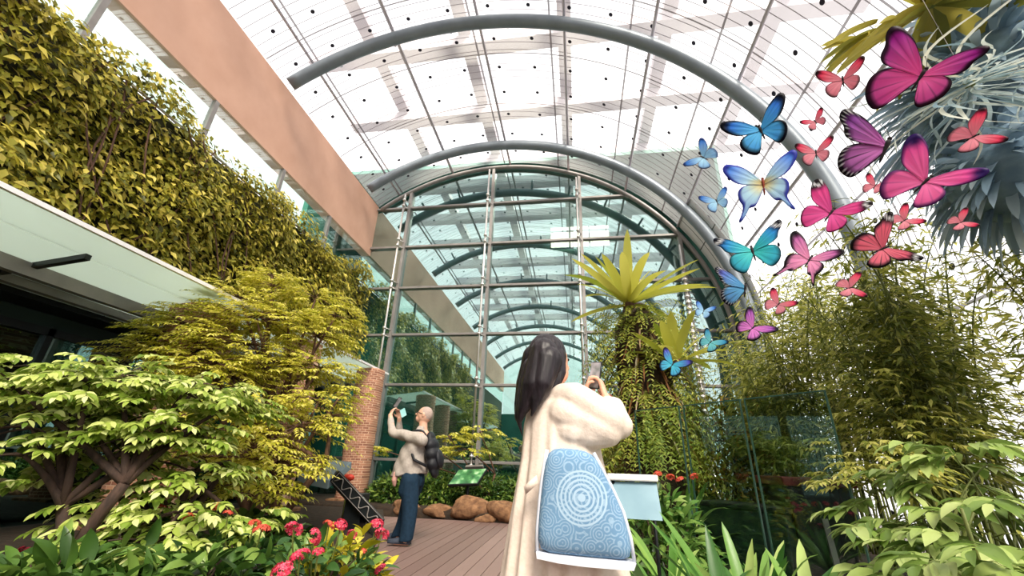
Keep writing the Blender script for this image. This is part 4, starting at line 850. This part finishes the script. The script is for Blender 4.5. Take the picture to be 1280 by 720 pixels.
Fc += [(j, k2+j, k2+(j+1) % n_, (j+1) % n_) for j in range(n_)]+[(k2+i*n_+(j+1) % n_, k2+i*n_+j, k2+(i+1)*n_+j, k2+(i+1)*n_+(j+1) % n_) for i in range(2) for j in range(n_)]+[tuple(range(k2+2*n_, k2+3*n_))[::-1]]
o = link('bag_body', raw('bag_body', V, Fc, mbag, True), root); sb = o.modifiers.new('s', 'SUBSURF'); sb.levels = 1; sb.render_levels = 1
mwhite = pm('white_piping', 'd6d9e2', .7, 0, 'c8ccd8', 30)
mb = MB(); mb.tube([p+[0, -.006, 0] for p in fr_[3:9]], .007, 8); mb.tube([p+[0, -.006, 0] for p in fr_[12:]+fr_[:1]], .008, 8); mb.build('piping', mwhite, root, True)
bt_ = [(671, 688), (700, 692), (730, 695), (765, 698), (794, 702)]; lo = [(672, 696), (700, 702), (730, 706), (765, 709), (791, 711)]
mb = MB()
for i in range(4):
    a_, b2, c2, d2 = at(*bt_[i], YBG), at(*bt_[i+1], YBG), at(*lo[i+1], YBG), at(*lo[i], YBG)
    o1, o2 = np.array([0, -.036, 0]), np.array([0, .05, 0]); mb.hexa([d2+o1, c2+o1, c2+o2, d2+o2], [a_+o1, b2+o1, b2+o2, a_+o2])
mb.build('bottom_band', mwhite, root)
for s_ in (0, .035):
    mb = MB(); mb.tube(bezier(at(715, 576, YBG+.07), at(715+s_*200, 566, YBG+.14), np.array([-.03+s_, 2.08, 1.10]), 8), .011, 8); mb.build('strap', mwhite, root, True)
mb = MB(); mb.obox((at(672, 600, YBG+.01)+at(656, 612, YBG+.02))/2, (at(672, 594, YBG+.01)-at(656, 608, YBG+.02))/2, np.array([.005, 0, -.014]), np.array([0, .004, 0])); mb.build('side_tab', mcoat, root, True)

# --- man with backpack, looking up at his phone
MY = 5.8
def Mn(px, py, dy=0): return at(px, py, MY+dy)
root = thing('person', 'man with shaved head, grey jumper and navy trousers, holding a phone above his face', 'person', (-2.22, 5.8, 0))
Fm = norm([-1, -.05, .28]); Um = norm([.28, 0, 1]); Rm = np.array([0, 1., 0])
hm = Mn(531, 519); nk = Mn(529, 537)
sN, sF = Mn(525, 547, -.17), Mn(525, 547, .18)
eN, wN = Mn(491, 541, -.2), Mn(488, 519, -.14); eF, wF = Mn(500, 545, .16), Mn(499, 523, .08)
mb = MB()
ellipsoid(mb, hm, (.105, .082, .115), Fm, Um); ellipsoid(mb, hm+Fm*.06-Um*.065, (.05, .05, .05), Fm, Um)
cone_sphere(mb, hm+Fm*.10+Um*.005, .012, hm+Fm*.122-Um*.022, .016); ellipsoid(mb, hm+Fm*.10-Um*.06, (.014, .024, .012), Fm, Um)
for s_ in (-1, 1): ellipsoid(mb, hm+Rm*s_*.084-Fm*.01, (.02, .01, .032), Fm, Um)
chain(mb, [(hm-Um*.06, .058), (nk, .06), (nk-[0, 0, .12], .11)])
hip = Mn(516, 598); chain(mb, [(nk-[0, 0, .1], .11), (Mn(518, 570), .125), (hip, .13)])
for sh, el, wr in ((sN, eN, wN), (sF, eF, wF)): chain(mb, [(nk-[0, 0, .07], .07), (sh, .06), (el, .045), (wr, .03)])
toeN, heelN = Mn(484, 681, -.1)*[1, 1, 0], Mn(513, 680, -.1)*[1, 1, 0]; toeF, heelF = np.array([-2.56, 6.02, 0]), np.array([-2.30, 6.02, 0])
for s_, hl in ((-.09, heelN), (.1, heelF)): chain(mb, [(hip+[0, s_, -.05], .1), ((hip+hl)/2+[-.03, s_*.5, 0], .065), (hl+[-.06, 0, .09], .042)]); cone_sphere(mb, hl+[-.05, 0, .05], .04, hl+[-.2, 0, .04], .03)
phm = Mn(497, 503, -.02)
hand(mb, wN, norm(phm-wN+[-.02, 0, .02]), norm([.5, .7, 0]), 1.05, 28, 1); hand(mb, wF, norm(phm-wF+[.0, 0, .05]), norm([.2, -1, 0]), 1.05, 30, -1)
fuse('body', mb, M['skin2'], root, .007, 3)
mb = MB(); ellipsoid(mb, hm-Fm*.012+Um*.012, (.098, .0835, .108), Fm, Um, 22)
V = np.array(mb.v); 
mb2 = MB(); keep = [f for f in mb.f if np.mean([(V[i]-hm)@Um-((V[i]-hm)@Fm)*.75 for i in f]) > .018]; mb2.add(V, keep); mb2.build('cropped_hair', pm('grey_stubble', 'b5a198', .8, 0, 'a48f86', 60), root, True)
mb = MB()
for s_ in (-1, 1):
    e_ = hm+Fm*.105+Rm*s_*.034+Um*.012; mb.tube([e_+Rm*.026*math.cos(q)+Um*.02*math.sin(q) for q in np.linspace(0, 2*math.pi, 12)], .004, 5); mb.tube([e_+Rm*s_*.026, hm+Rm*s_*.088+Um*.008], .004, 5)
mb.build('glasses', M['dark'], root, True)
mjump = pm('grey_jumper', 'b3a9a2', .9, 0, 'a1978f', 40, .15, spec=.15)
mb = MB()
hemc = Mn(512, 591); rings = []
for (pl, pr, py, ry) in ((489, 533, 594, .18), (494, 533, 582, .185), (500, 533, 568, .19), (507, 535, 555, .20), (513, 535, 547, .19), (518, 534, 541, .13), (522, 534, 536, .085), (524, 534, 533, .07)):
    a_, b2 = Mn(pl, py), Mn(pr, py); c2 = (a_+b2)/2; rx = (b2[0]-a_[0])/2
    rings.append([(c2[0]+rx*math.cos(q), MY+ry*math.sin(q), c2[2]+(.03*math.cos(q) if py > 590 else 0)) for q in np.linspace(0, 2*math.pi, 28, endpoint=False)])
loft(mb, rings)
for sh, el, wr in ((sN, eN, wN), (sF, eF, wF)): chain(mb, [(sh+[.03, 0, -.03], .085), (sh*.5+el*.5, .068), (el, .056), (el*.1+wr*.9, .038)])
def jump_post(co, no):
    return co+no*(np.sin(co[:, 0]*34+co[:, 2]*22)*.006+np.sin(co[:, 2]*40-co[:, 0]*30+co[:, 1]*10)*.003)[:, None]
fuse('jumper', mb, mjump, root, .010, 4, jump_post)
mb = MB(); chain(mb, [(Mn(495, 592, -.12), .035), (Mn(493, 600, -.12), .036), (Mn(493, 606, -.1), .022)]); mb.build('shirt_tail', pm('pink_cloth', 'd9a49a', .8), root, True)
mtr = pm('navy_trousers', '20364a', .85, 0, '182a3b', 30, .1, spec=.15)
mb = MB()
chain(mb, [(hip+[0, 0, .05], .14), (hip-[0, 0, .03], .15)])
for s_, hl, kx in ((-.085, heelN, 0), (.09, heelF, 0)):
    chain(mb, [(hip+[0, s_, -.02], .13), (hip+[-.02, s_, -.14], .124)]); rg_ = []
    for f, rr_ in ((0, .125), (.25, .115), (.5, .1), (.75, .092), (.95, .09), (1.0, .088)):
        a0, a1, a2 = hip+[0, s_, -.02], (hip*.5+hl*.5)+[0, s_*.5, 0], hl+[-.065, 0, .055]; q2 = a0*(1-f)**2+a1*2*f*(1-f)+a2*f*f
        rg_.append([(q2[0]+rr_*math.cos(u_), q2[1]+rr_*.95*math.sin(u_), q2[2]+.012*math.cos(u_)*f) for u_ in np.linspace(0, 2*math.pi, 20, endpoint=False)])
    loft(mb, rg_)
def tr_post(co, no): return co+no*(np.sin(co[:, 0]*40+co[:, 1]*25+co[:, 2]*7)*.006)[:, None]
fuse('trousers', mb, mtr, root, .010, 4, tr_post)
msole = pm('white_sole', 'd8d4d2', .7); mshoe = pm('navy_shoe', '3a4150', .7, 0, '2d3340', 20)
for toe, hl in ((toeN, heelN), (toeF, heelF)):
    d_ = norm(toe-hl); ln = np.linalg.norm(toe-hl)
    mb = MB(); prof = [(-.0, .032), (.10, .038), (.5, .042), (.8, .045), (.97, .03), (1.0, .012)]; rings = []
    for f, wd in prof:
        c2 = hl+d_*ln*f; sd3 = np.array([-d_[1], d_[0], 0]); h = .10-.055*min(1, f*1.1)
        rings.append([c2+sd3*wd*math.cos(q)+[0, 0, .028+(h*max(0, math.sin(q)) if math.sin(q) > 0 else .0)] for q in np.linspace(0, 2*math.pi, 14, endpoint=False)])
    loft(mb, rings); sh_ = mb.build('shoe', mshoe, root, True)
    mb = MB(); rings = [[hl+d_*ln*f+np.array([-d_[1], d_[0], 0])*(wd+.004)*sgn+[0, 0, z] for sgn, z in ((-1, .002), (1, .002), (1, .03), (-1, .03))] for f, wd in [(-.02, .03)]+prof[1:]]
    loft(mb, rings); mb.build('sole', msole, sh_)
    mb = MB(); c2 = hl+d_*ln*.5
    for q in range(3): z_ = c2+d_*(q*.022-.01); mb.tube([z_+np.array([-d_[1], d_[0], 0])*g+[0, 0, .082-q*.008-.25*abs(g)] for g in (-.028, 0, .028)], .005, 5)
    mb.build('laces', msole, sh_, True)
phone('dark phone held high by the man in the grey jumper', phm, norm([.75, -.35, -.45]), np.array([.45, 0, 1.]), 1.05)
mb = MB(); c2 = Mn(504, 516, -.02); mb.obox(c2, np.array([.03, .01, .02]), np.array([-.022, 0, .05]), norm(np.cross([.03, .01, .02], [-.022, 0, .05]))*.003)
tag(mb.build('card', pm('pale_teal_card', '9fd0cf', .3, 0, '86bfc0', 10), None, bevel=.002), 'pale teal card held under the phone of the man', 'card')
# backpack
mbp = pm('black_nylon', '1c1d24', .6, 0, '12131a', 30, .2)
bp_c = Mn(541, 568); t = thing('backpack', 'black backpack worn on the back of the man in the grey jumper', 'backpack', (bp_c[0], MY, .85))
mb = MB(); ax_ = norm([-.22, 0, 1.0]); bx_ = np.array([1., 0, .22])
for f, rx, ry in ((-.20, .055, .11), (-.12, .095, .15), (0, .11, .16), (.12, .095, .15), (.2, .06, .11)): ellipsoid(mb, bp_c+ax_*f, (rx, ry, .10), bx_, ax_)
fuse('pack', mb, mbp, t, .012, 6)
mb = MB(); ellipsoid(mb, bp_c-ax_*.07+bx_*.085, (.05, .11, .12), bx_, ax_, 18); mb.build('front_pocket', mbp, t, True)
for s_ in (-.11, .12):
    mb = MB(); P_ = [bp_c+ax_*.20+[-.03, s_, 0], Mn(533, 541, 0)+[0, s_, .06], Mn(520, 545, 0)+[-.0, s_*1.1, .05], Mn(513, 556, 0)+[.01, s_*1.2, 0], Mn(524, 575, 0)+[.0, s_*1.75, 0], bp_c-ax_*.15+[-.06, s_*1.2, 0]]
    P_ = np.array(P_); Q = np.concatenate([bezier(P_[0], P_[1], P_[2], 6), bezier(P_[2], P_[3], P_[4], 6)[1:], P_[5:]]); mb.tube(Q, .018, 8); mb.build('strap', mbp, t, True)
mb = MB(); mb.tube([bp_c+ax_*.2+bx_*.0, bp_c+ax_*.29+bx_*-.02, bp_c+ax_*.2+bx_*-.05], .01, 6); mb.build('grab_handle', mbp, t, True)

# ------------------------------------------------------------------ BUTTERFLIES
def cat_rom(pts, n_=6):
    P = np.array(pts, float); out = []
    for i in range(len(P)-1):
        p0, p1, p2, p3 = P[max(i-1, 0)], P[i], P[i+1], P[min(i+2, len(P)-1)]
        for t_ in np.linspace(0, 1, n_, endpoint=False): out.append(.5*((2*p1)+(-p0+p2)*t_+(2*p0-5*p1+4*p2-p3)*t_*t_+(-p0+3*p1-3*p2+p3)*t_**3))
    out.append(P[-1]); return np.array(out)
FORE = {'morpho': [(0, .05), (.22, .34), (.50, .62), (.80, .78), (.97, .76), (.98, .62), (.88, .42), (.84, .22), (.70, .08), (.40, .02), (0, -.02)],
        'small': [(0, .05), (.20, .32), (.48, .62), (.78, .78), (.92, .74), (.94, .58), (.82, .34), (.62, .12), (.34, .02), (0, -.02)],
        'monarch': [(0, .05), (.25, .30), (.58, .58), (.90, .74), (1.0, .68), (.98, .54), (.84, .36), (.74, .16), (.52, .04), (.26, .0), (0, -.02)]}
HIND = {'morpho': [(0, .0), (.30, .03), (.58, .02), (.74, -.10), (.78, -.30), (.70, -.52), (.56, -.68), (.40, -.76), (.26, -.68), (.12, -.40), (0, -.12)],
        'small': [(0, .0), (.26, .03), (.50, .0), (.64, -.12), (.66, -.32), (.56, -.54), (.40, -.68), (.26, -.66), (.12, -.38), (0, -.12)],
        'monarch': [(0, .0), (.28, .03), (.52, .01), (.68, -.10), (.72, -.30), (.64, -.52), (.48, -.66), (.32, -.66), (.14, -.40), (0, -.12)],
        'tail': [(0, .0), (.30, .03), (.54, -.02), (.64, -.18), (.62, -.40), (.56, -.56), (.60, -.74), (.70, -.98), (.64, -1.0), (.50, -.80), (.42, -.66), (.26, -.62), (.12, -.40), (0, -.12)]}
mwing, nt, n, l, b_, o_ = newmat('butterfly_wing'); at_ = n.new('ShaderNodeVertexColor'); at_.layer_name = 'Col'; l.new(at_.outputs[0], b_.inputs['Base Color']); b_.inputs['Roughness'].default_value = .45; b_.inputs['Specular IOR Level'].default_value = .25
tl = n.new('ShaderNodeBsdfTranslucent'); l.new(at_.outputs[0], tl.inputs[0]); mx = n.new('ShaderNodeMixShader'); mx.inputs[0].default_value = .5; l.new(b_.outputs[0], mx.inputs[1]); l.new(tl.outputs[0], mx.inputs[2]); l.new(mx.outputs[0], o_.inputs[0])
mbody = pm('butterfly_body', '1b1418', .7, 0, '2a2024', 40)
mbodyR = pm('butterfly_body_red', '8d3a24', .7, 0, '6d2a1a', 40)
def mixc(a_, b2, t_): return a_*(1-t_[:, None])+b2*t_[:, None]
STY = {  # inner, outer, margin, margin width, tip darkness, veins
 'pink':   ('ffb9c8', 'fb3f74', '2a0d16', .07, .75, .25), 'magenta': ('ff86cc', 'c02fae', '1c0a1c', .10, .3, .5), 'magtip': ('ff92cc', 'f04bb0', '36106a', .08, 1.0, .3),
 'rose':   ('f774c0', 'ea3a96', '190a12', .05, 1.15, .35), 'pinkmon': ('ff9ab0', 'fb6f92', '120a0e', .15, 1.2, .9), 'swallow': ('ffb6dc', 'cc60b8', '1c0f1c', .17, .7, .6),
 'purmon': ('f09ae4', 'ac50c4', '150a1a', .15, .6, 1.3), 'sky': ('c4ecff', '559cec', '232a78', .07, .6, .25), 'morphoblue': ('78d8ff', '2f7cec', '060a20', .15, .9, .4),
 'bigblue': ('e0fbff', '66a6f8', '3a40b8', .10, .5, .35), 'teal': ('58e2e0', '2f8cf0', '0a1024', .07, 1.1, .35), 'bluemon': ('8adcff', '7474dc', '10102c', .13, .6, 1.3), 'tealblue': ('9aeef2', '30a4d4', '0c1a2c', .10, .6, .4), 'indigo': ('58cfe6', '5048c8', '0c0c30', .10, .6, 1.1)}
def wing(name, outline, style, fore, sx, fold, parent, frame, size, spots, yellow=False):
    O2 = cat_rom(outline, 6); m_ = len(O2); NR = 12; inner, outer, marg, mw, tip, vein = STY[style]
    ci, co, cm = (np.array(L(c)) for c in (inner, outer, marg)); rootp = np.array([0.0, .0])
    ss = np.linspace(.02, 1, NR) ; pts = []; uv_s = []; uv_a = []
    for s_ in ss:
        for j in range(m_): pts.append(rootp+(O2[j]-rootp)*s_); uv_s.append(s_); uv_a.append(j/(m_-1))
    pts = np.array(pts); s_ = np.array(uv_s); a_ = np.array(uv_a); r_ = np.linalg.norm(pts, axis=1)
    col = mixc(ci, co, np.clip(r_/.95 if fore else r_/.95*(.35 if style == 'pink' else .7), 0, 1)**1.7)
    if yellow: col = mixc(col, np.array(L('f2c83a')), np.clip(1-r_/.42, 0, 1)*.8*(pts[:, 1] < .15))
    if vein > 0:
        v_ = np.abs(np.sin(a_*math.pi*(7 if fore else 8)))**.5; col = mixc(col, cm, np.clip((1-v_*1.5), 0, 1)*min(1, vein)*np.clip((s_-.15)*3, 0, 1))
    edge = np.clip((s_-(1-mw*1.6))/(mw*.8), 0, 1); col = mixc(col, cm, edge)
    if fore:
        lead = np.clip((.30-a_)/.1, 0, 1)*np.clip((s_-.84)/.1, 0, 1); col = mixc(col, cm, lead)
        dt = np.linalg.norm(pts-np.array([.95, .72]), axis=1); col = mixc(col, cm, np.clip((.38*tip-dt)/.16, 0, 1))
    else: col = mixc(col, cm, np.clip((a_-.80)/.08, 0, 1)*np.clip((s_-.35)*3, 0, 1)*(.9 if style in ('pink', 'magenta', 'magtip') else .4))
    if spots:
        w_ = np.array([.92, .92, .95])
        if spots == 'tip' and fore: col = mixc(col, w_, (np.abs(np.linalg.norm(pts-np.array([.95, .74]), axis=1)-.20) < .05)*(np.abs(np.sin(a_*40)) > .3)*1.0)
        if spots == 'edge': col = mixc(col, w_, ((s_ > .86) & (s_ < .97) & (np.sin(a_*math.pi*34) > .55) & (a_ > .2) & (a_ < .85))*1.0)
        if spots == 'row' and not fore: col = mixc(col, np.array(L('f4b6d0')), ((s_ > .80) & (s_ < .9) & (np.sin(a_*math.pi*22) > .2) & (a_ > .35) & (a_ < .9))*1.0)
    z = .06*np.sin(np.pi*np.clip(r_, 0, 1))-.02*np.sin(a_*30)*s_*.3
    X, Yv, N3, c3 = frame
    ca, sa = math.cos(fold), math.sin(fold); zoff = 0.0 if fore else -.012
    V = [c3+size*(X*(sx*p[0]*ca)+Yv*p[1]+N3*(p[0]*sa+zz*ca+zoff)) for p, zz in zip(pts, z)]
    Fc = [(i*m_+j, i*m_+j+1, (i+1)*m_+j+1, (i+1)*m_+j) for i in range(NR-1) for j in range(m_-1)]
    me = raw(name, V, Fc, mwing, True); ca_ = me.color_attributes.new('Col', 'FLOAT_COLOR', 'POINT'); ca_.data.foreach_set('color', np.concatenate([col, np.ones((len(col), 1))], 1).astype(np.float32).ravel())
    o = link(name, me, parent); so = o.modifiers.new('thickness', 'SOLIDIFY'); so.thickness = .0009; so.offset = 0
    return o
def butterfly(label, center, ltip, rtip, style, shape, depth, spots=None, hind=None, side=False, yellow=False, fold=.16):
    c3 = along(*center, depth); view = norm(norm(O-c3)+np.array([0, 0, .38]))
    vx = norm(rt-view*(rt@view)); vy = np.cross(view, vx)
    pt = lambda p: (lambda q: np.array([(q-c3)@vx, (q-c3)@vy]))(O+ray(*p)*((c3-O)@view)/(ray(*p)@view))
    l2, r2 = pt(ltip), pt(rtip)
    grp = 'butterflies in flight'
    t = thing('butterfly', label, 'butterfly', c3, grp)
    if not side:
        al, ar = math.atan2(l2[1], l2[0]), math.atan2(r2[1], r2[0])
        if al < ar: al += 2*math.pi
        bis = (al+ar)/2; Yv = vx*math.cos(bis)+vy*math.sin(bis); X = np.cross(Yv, view); N3 = view
        size = (np.linalg.norm(l2)+np.linalg.norm(r2))/2/1.2*1.0
        for s_, tipv in ((-1, l2), (1, r2)):
            sz = size*(.5+.5*np.linalg.norm(tipv)/((np.linalg.norm(l2)+np.linalg.norm(r2))/2))
            wing('hindwing', HIND[hind or shape], style, False, s_, fold, t, (X, Yv, N3, c3), sz, spots, yellow)
            wing('forewing', FORE[shape], style, True, s_, fold, t, (X, Yv, N3, c3), sz, spots, yellow)
    else:
        # wings closed above the back, seen from the side: ltip = forewing tip, rtip = hindwing end
        a_ = math.atan2(l2[1], l2[0]); size = np.linalg.norm(l2)/1.2; bis = a_-math.radians(37)*-1-math.pi
        Xd = vx*math.cos(a_+math.radians(37))+vy*math.sin(a_+math.radians(37)); Yv = np.cross(view, Xd)*-1; X = Xd
        Yv = Yv if (Yv@vy) > 0 else -Yv; N3 = view
        for s_ in (1,):
            for off, tl_ in ((.0, .03), (-.05, .10)):
                fr2 = (X, Yv, N3, c3+view*off*size); wing('hindwing', HIND[shape], style, False, 1, tl_, t, fr2, size, spots); wing('forewing', FORE[shape], style, True, 1, tl_*1.2, t, (X, Yv, N3, c3+view*(off+.012)*size), size, spots)
    mb = MB(); sz = size
    mb.tube([c3+Yv*sz*f for f in (-.34, -.25, -.08, 0, .06, .12, .15)], [sz*q for q in (.012, .028, .03, .04, .048, .042, .015)], 10); mb.ball(c3+Yv*sz*.16, sz*.042, 10)
    mb.build('body', mbodyR if yellow else mbody, t, True)
    for s_ in (-1, 1):
        mb = MB(); mb.tube(bezier(c3+Yv*sz*.18+X*s_*sz*.015, c3+Yv*sz*.30+X*s_*sz*.06, c3+Yv*sz*.38+X*s_*sz*.15+N3*sz*.03, 6), sz*.006, 5); mb.ball(c3+Yv*sz*.38+X*s_*sz*.15+N3*sz*.03, sz*.014, 6); mb.build('antenna', mbody, t, True)
    return t
BF = [
 ('largest butterfly, magenta with black margins, at the top right', (1151.8, 94.8), (1109, 34), (1221.7, 69.6), 'magenta', 'morpho', 1.15, None, None),
 ('pink butterfly with black tips just left of the largest magenta butterfly', (1053.6, 100), (1018.6, 90), (1078.5, 72), 'pink', 'small', 1.25, None, None),
 ('tiny pink butterfly below the black-tipped pink one, right of the deep blue butterfly', (1019, 152), (999.7, 152.5), (1027, 134), 'pink', 'small', 1.4, None, None),
 ('pink butterfly overlapping the steel arch, left of the purple closed-wing butterfly', (1020, 191), (993, 181), (1041, 171), 'pink', 'small', 1.3, None, None),
 ('pink butterfly at the far right, highest of those near the edge', (1217, 171), (1213, 137), (1250, 186), 'pink', 'small', 1.25, None, None),
 ('big pink butterfly with dark purple wing tips at the right, below the largest one', (1157, 227), (1142, 164), (1229, 217), 'magtip', 'small', 1.15, None, None),
 ('tiny pink butterfly directly left of the big purple-tipped one', (1094, 232.5), (1081, 217), (1113, 229), 'pink', 'small', 1.4, None, None),
 ('deep rose butterfly with black and white wing tips in the middle of the swarm', (1039, 266), (1026.7, 219.5), (1086, 252), 'rose', 'small', 1.25, 'tip', None),
 ('small pink butterfly just below the big purple-tipped one', (1131, 275.5), (1126.7, 254), (1156, 281), 'pink', 'small', 1.35, None, None),
 ('tiny pink butterfly at the right, lowest near the edge', (1201.7, 278), (1201, 259), (1220.6, 286.7), 'pink', 'small', 1.4, None, None),
 ('coral pink butterfly with black white-spotted wing tips above the bamboo', (1103.6, 311), (1101, 265), (1144, 330.5), 'pinkmon', 'monarch', 1.25, 'tip', None),
 ('small pink butterfly facing right in front of the bamboo, lowest on the right', (1062.6, 360), (1071, 338), (1080, 374), 'pink', 'small', 1.35, None, None),
 ('pink and black swallowtail butterfly with two tails above the bamboo', (1012, 324.6), (985.5, 290), (1053, 319), 'swallow', 'small', 1.25, 'row', 'tail'),
 ('small pink butterfly left of the bamboo, beside the purple veined butterfly', (973, 380.6), (963, 360), (998, 381), 'pink', 'small', 1.35, None, None),
 ('purple and pink veined butterfly low in the swarm, over the lower end of the arch', (941, 410), (921, 389), (968, 426), 'purmon', 'small', 1.3, None, None),
 ('deep blue butterfly with black margins at the upper left of the swarm', (951, 163), (903, 149), (969, 117), 'morphoblue', 'small', 1.2, None, None),
 ('small light blue butterfly furthest left, on the lower arch', (879, 197), (855, 209), (879, 172), 'sky', 'small', 1.35, None, None),
 ('small light blue butterfly just left of the big yellow-centred one', (896, 252), (871, 249), (909, 235.6), 'sky', 'small', 1.4, None, None),
 ('big pale blue swallowtail butterfly with yellow centre', (954, 230), (903, 209), (993, 191), 'bigblue', 'small', 1.15, None, 'tail'),
 ('blue and teal butterfly with black white-spotted tips below the big pale blue one', (940.7, 314), (900, 291), (962, 272.7), 'teal', 'monarch', 1.25, 'tip', None),
 ('small blue butterfly beside the upper nest fern, above the teal one', (879.5, 389), (870, 377), (896, 385), 'sky', 'small', 1.45, None, None),
 ('teal butterfly right of the lower nest fern', (888, 428), (875, 414), (910.5, 437.5), 'tealblue', 'small', 1.4, None, None),
 ('indigo and teal veined butterfly resting low before the fern column', (840.5, 456), (819, 443), (865.5, 467.5), 'indigo', 'small', 1.4, None, None)]
for lb, c_, l_, r_, st, shp, dp, sp_, hd in BF: butterfly(lb, c_, l_, r_, st, shp, dp, sp_, hd, False, st == 'bigblue')
butterfly('purple butterfly with closed wings and white-dotted edges, below left of the largest one', (1108, 183), (1055.5, 139), (1064, 207), 'purmon', 'monarch', 1.2, 'edge', None, True)
butterfly('blue butterfly with closed wings and dark veins over the lower arch', (931.5, 360), (896, 335), (904, 379), 'bluemon', 'monarch', 1.3, 'edge', None, True)
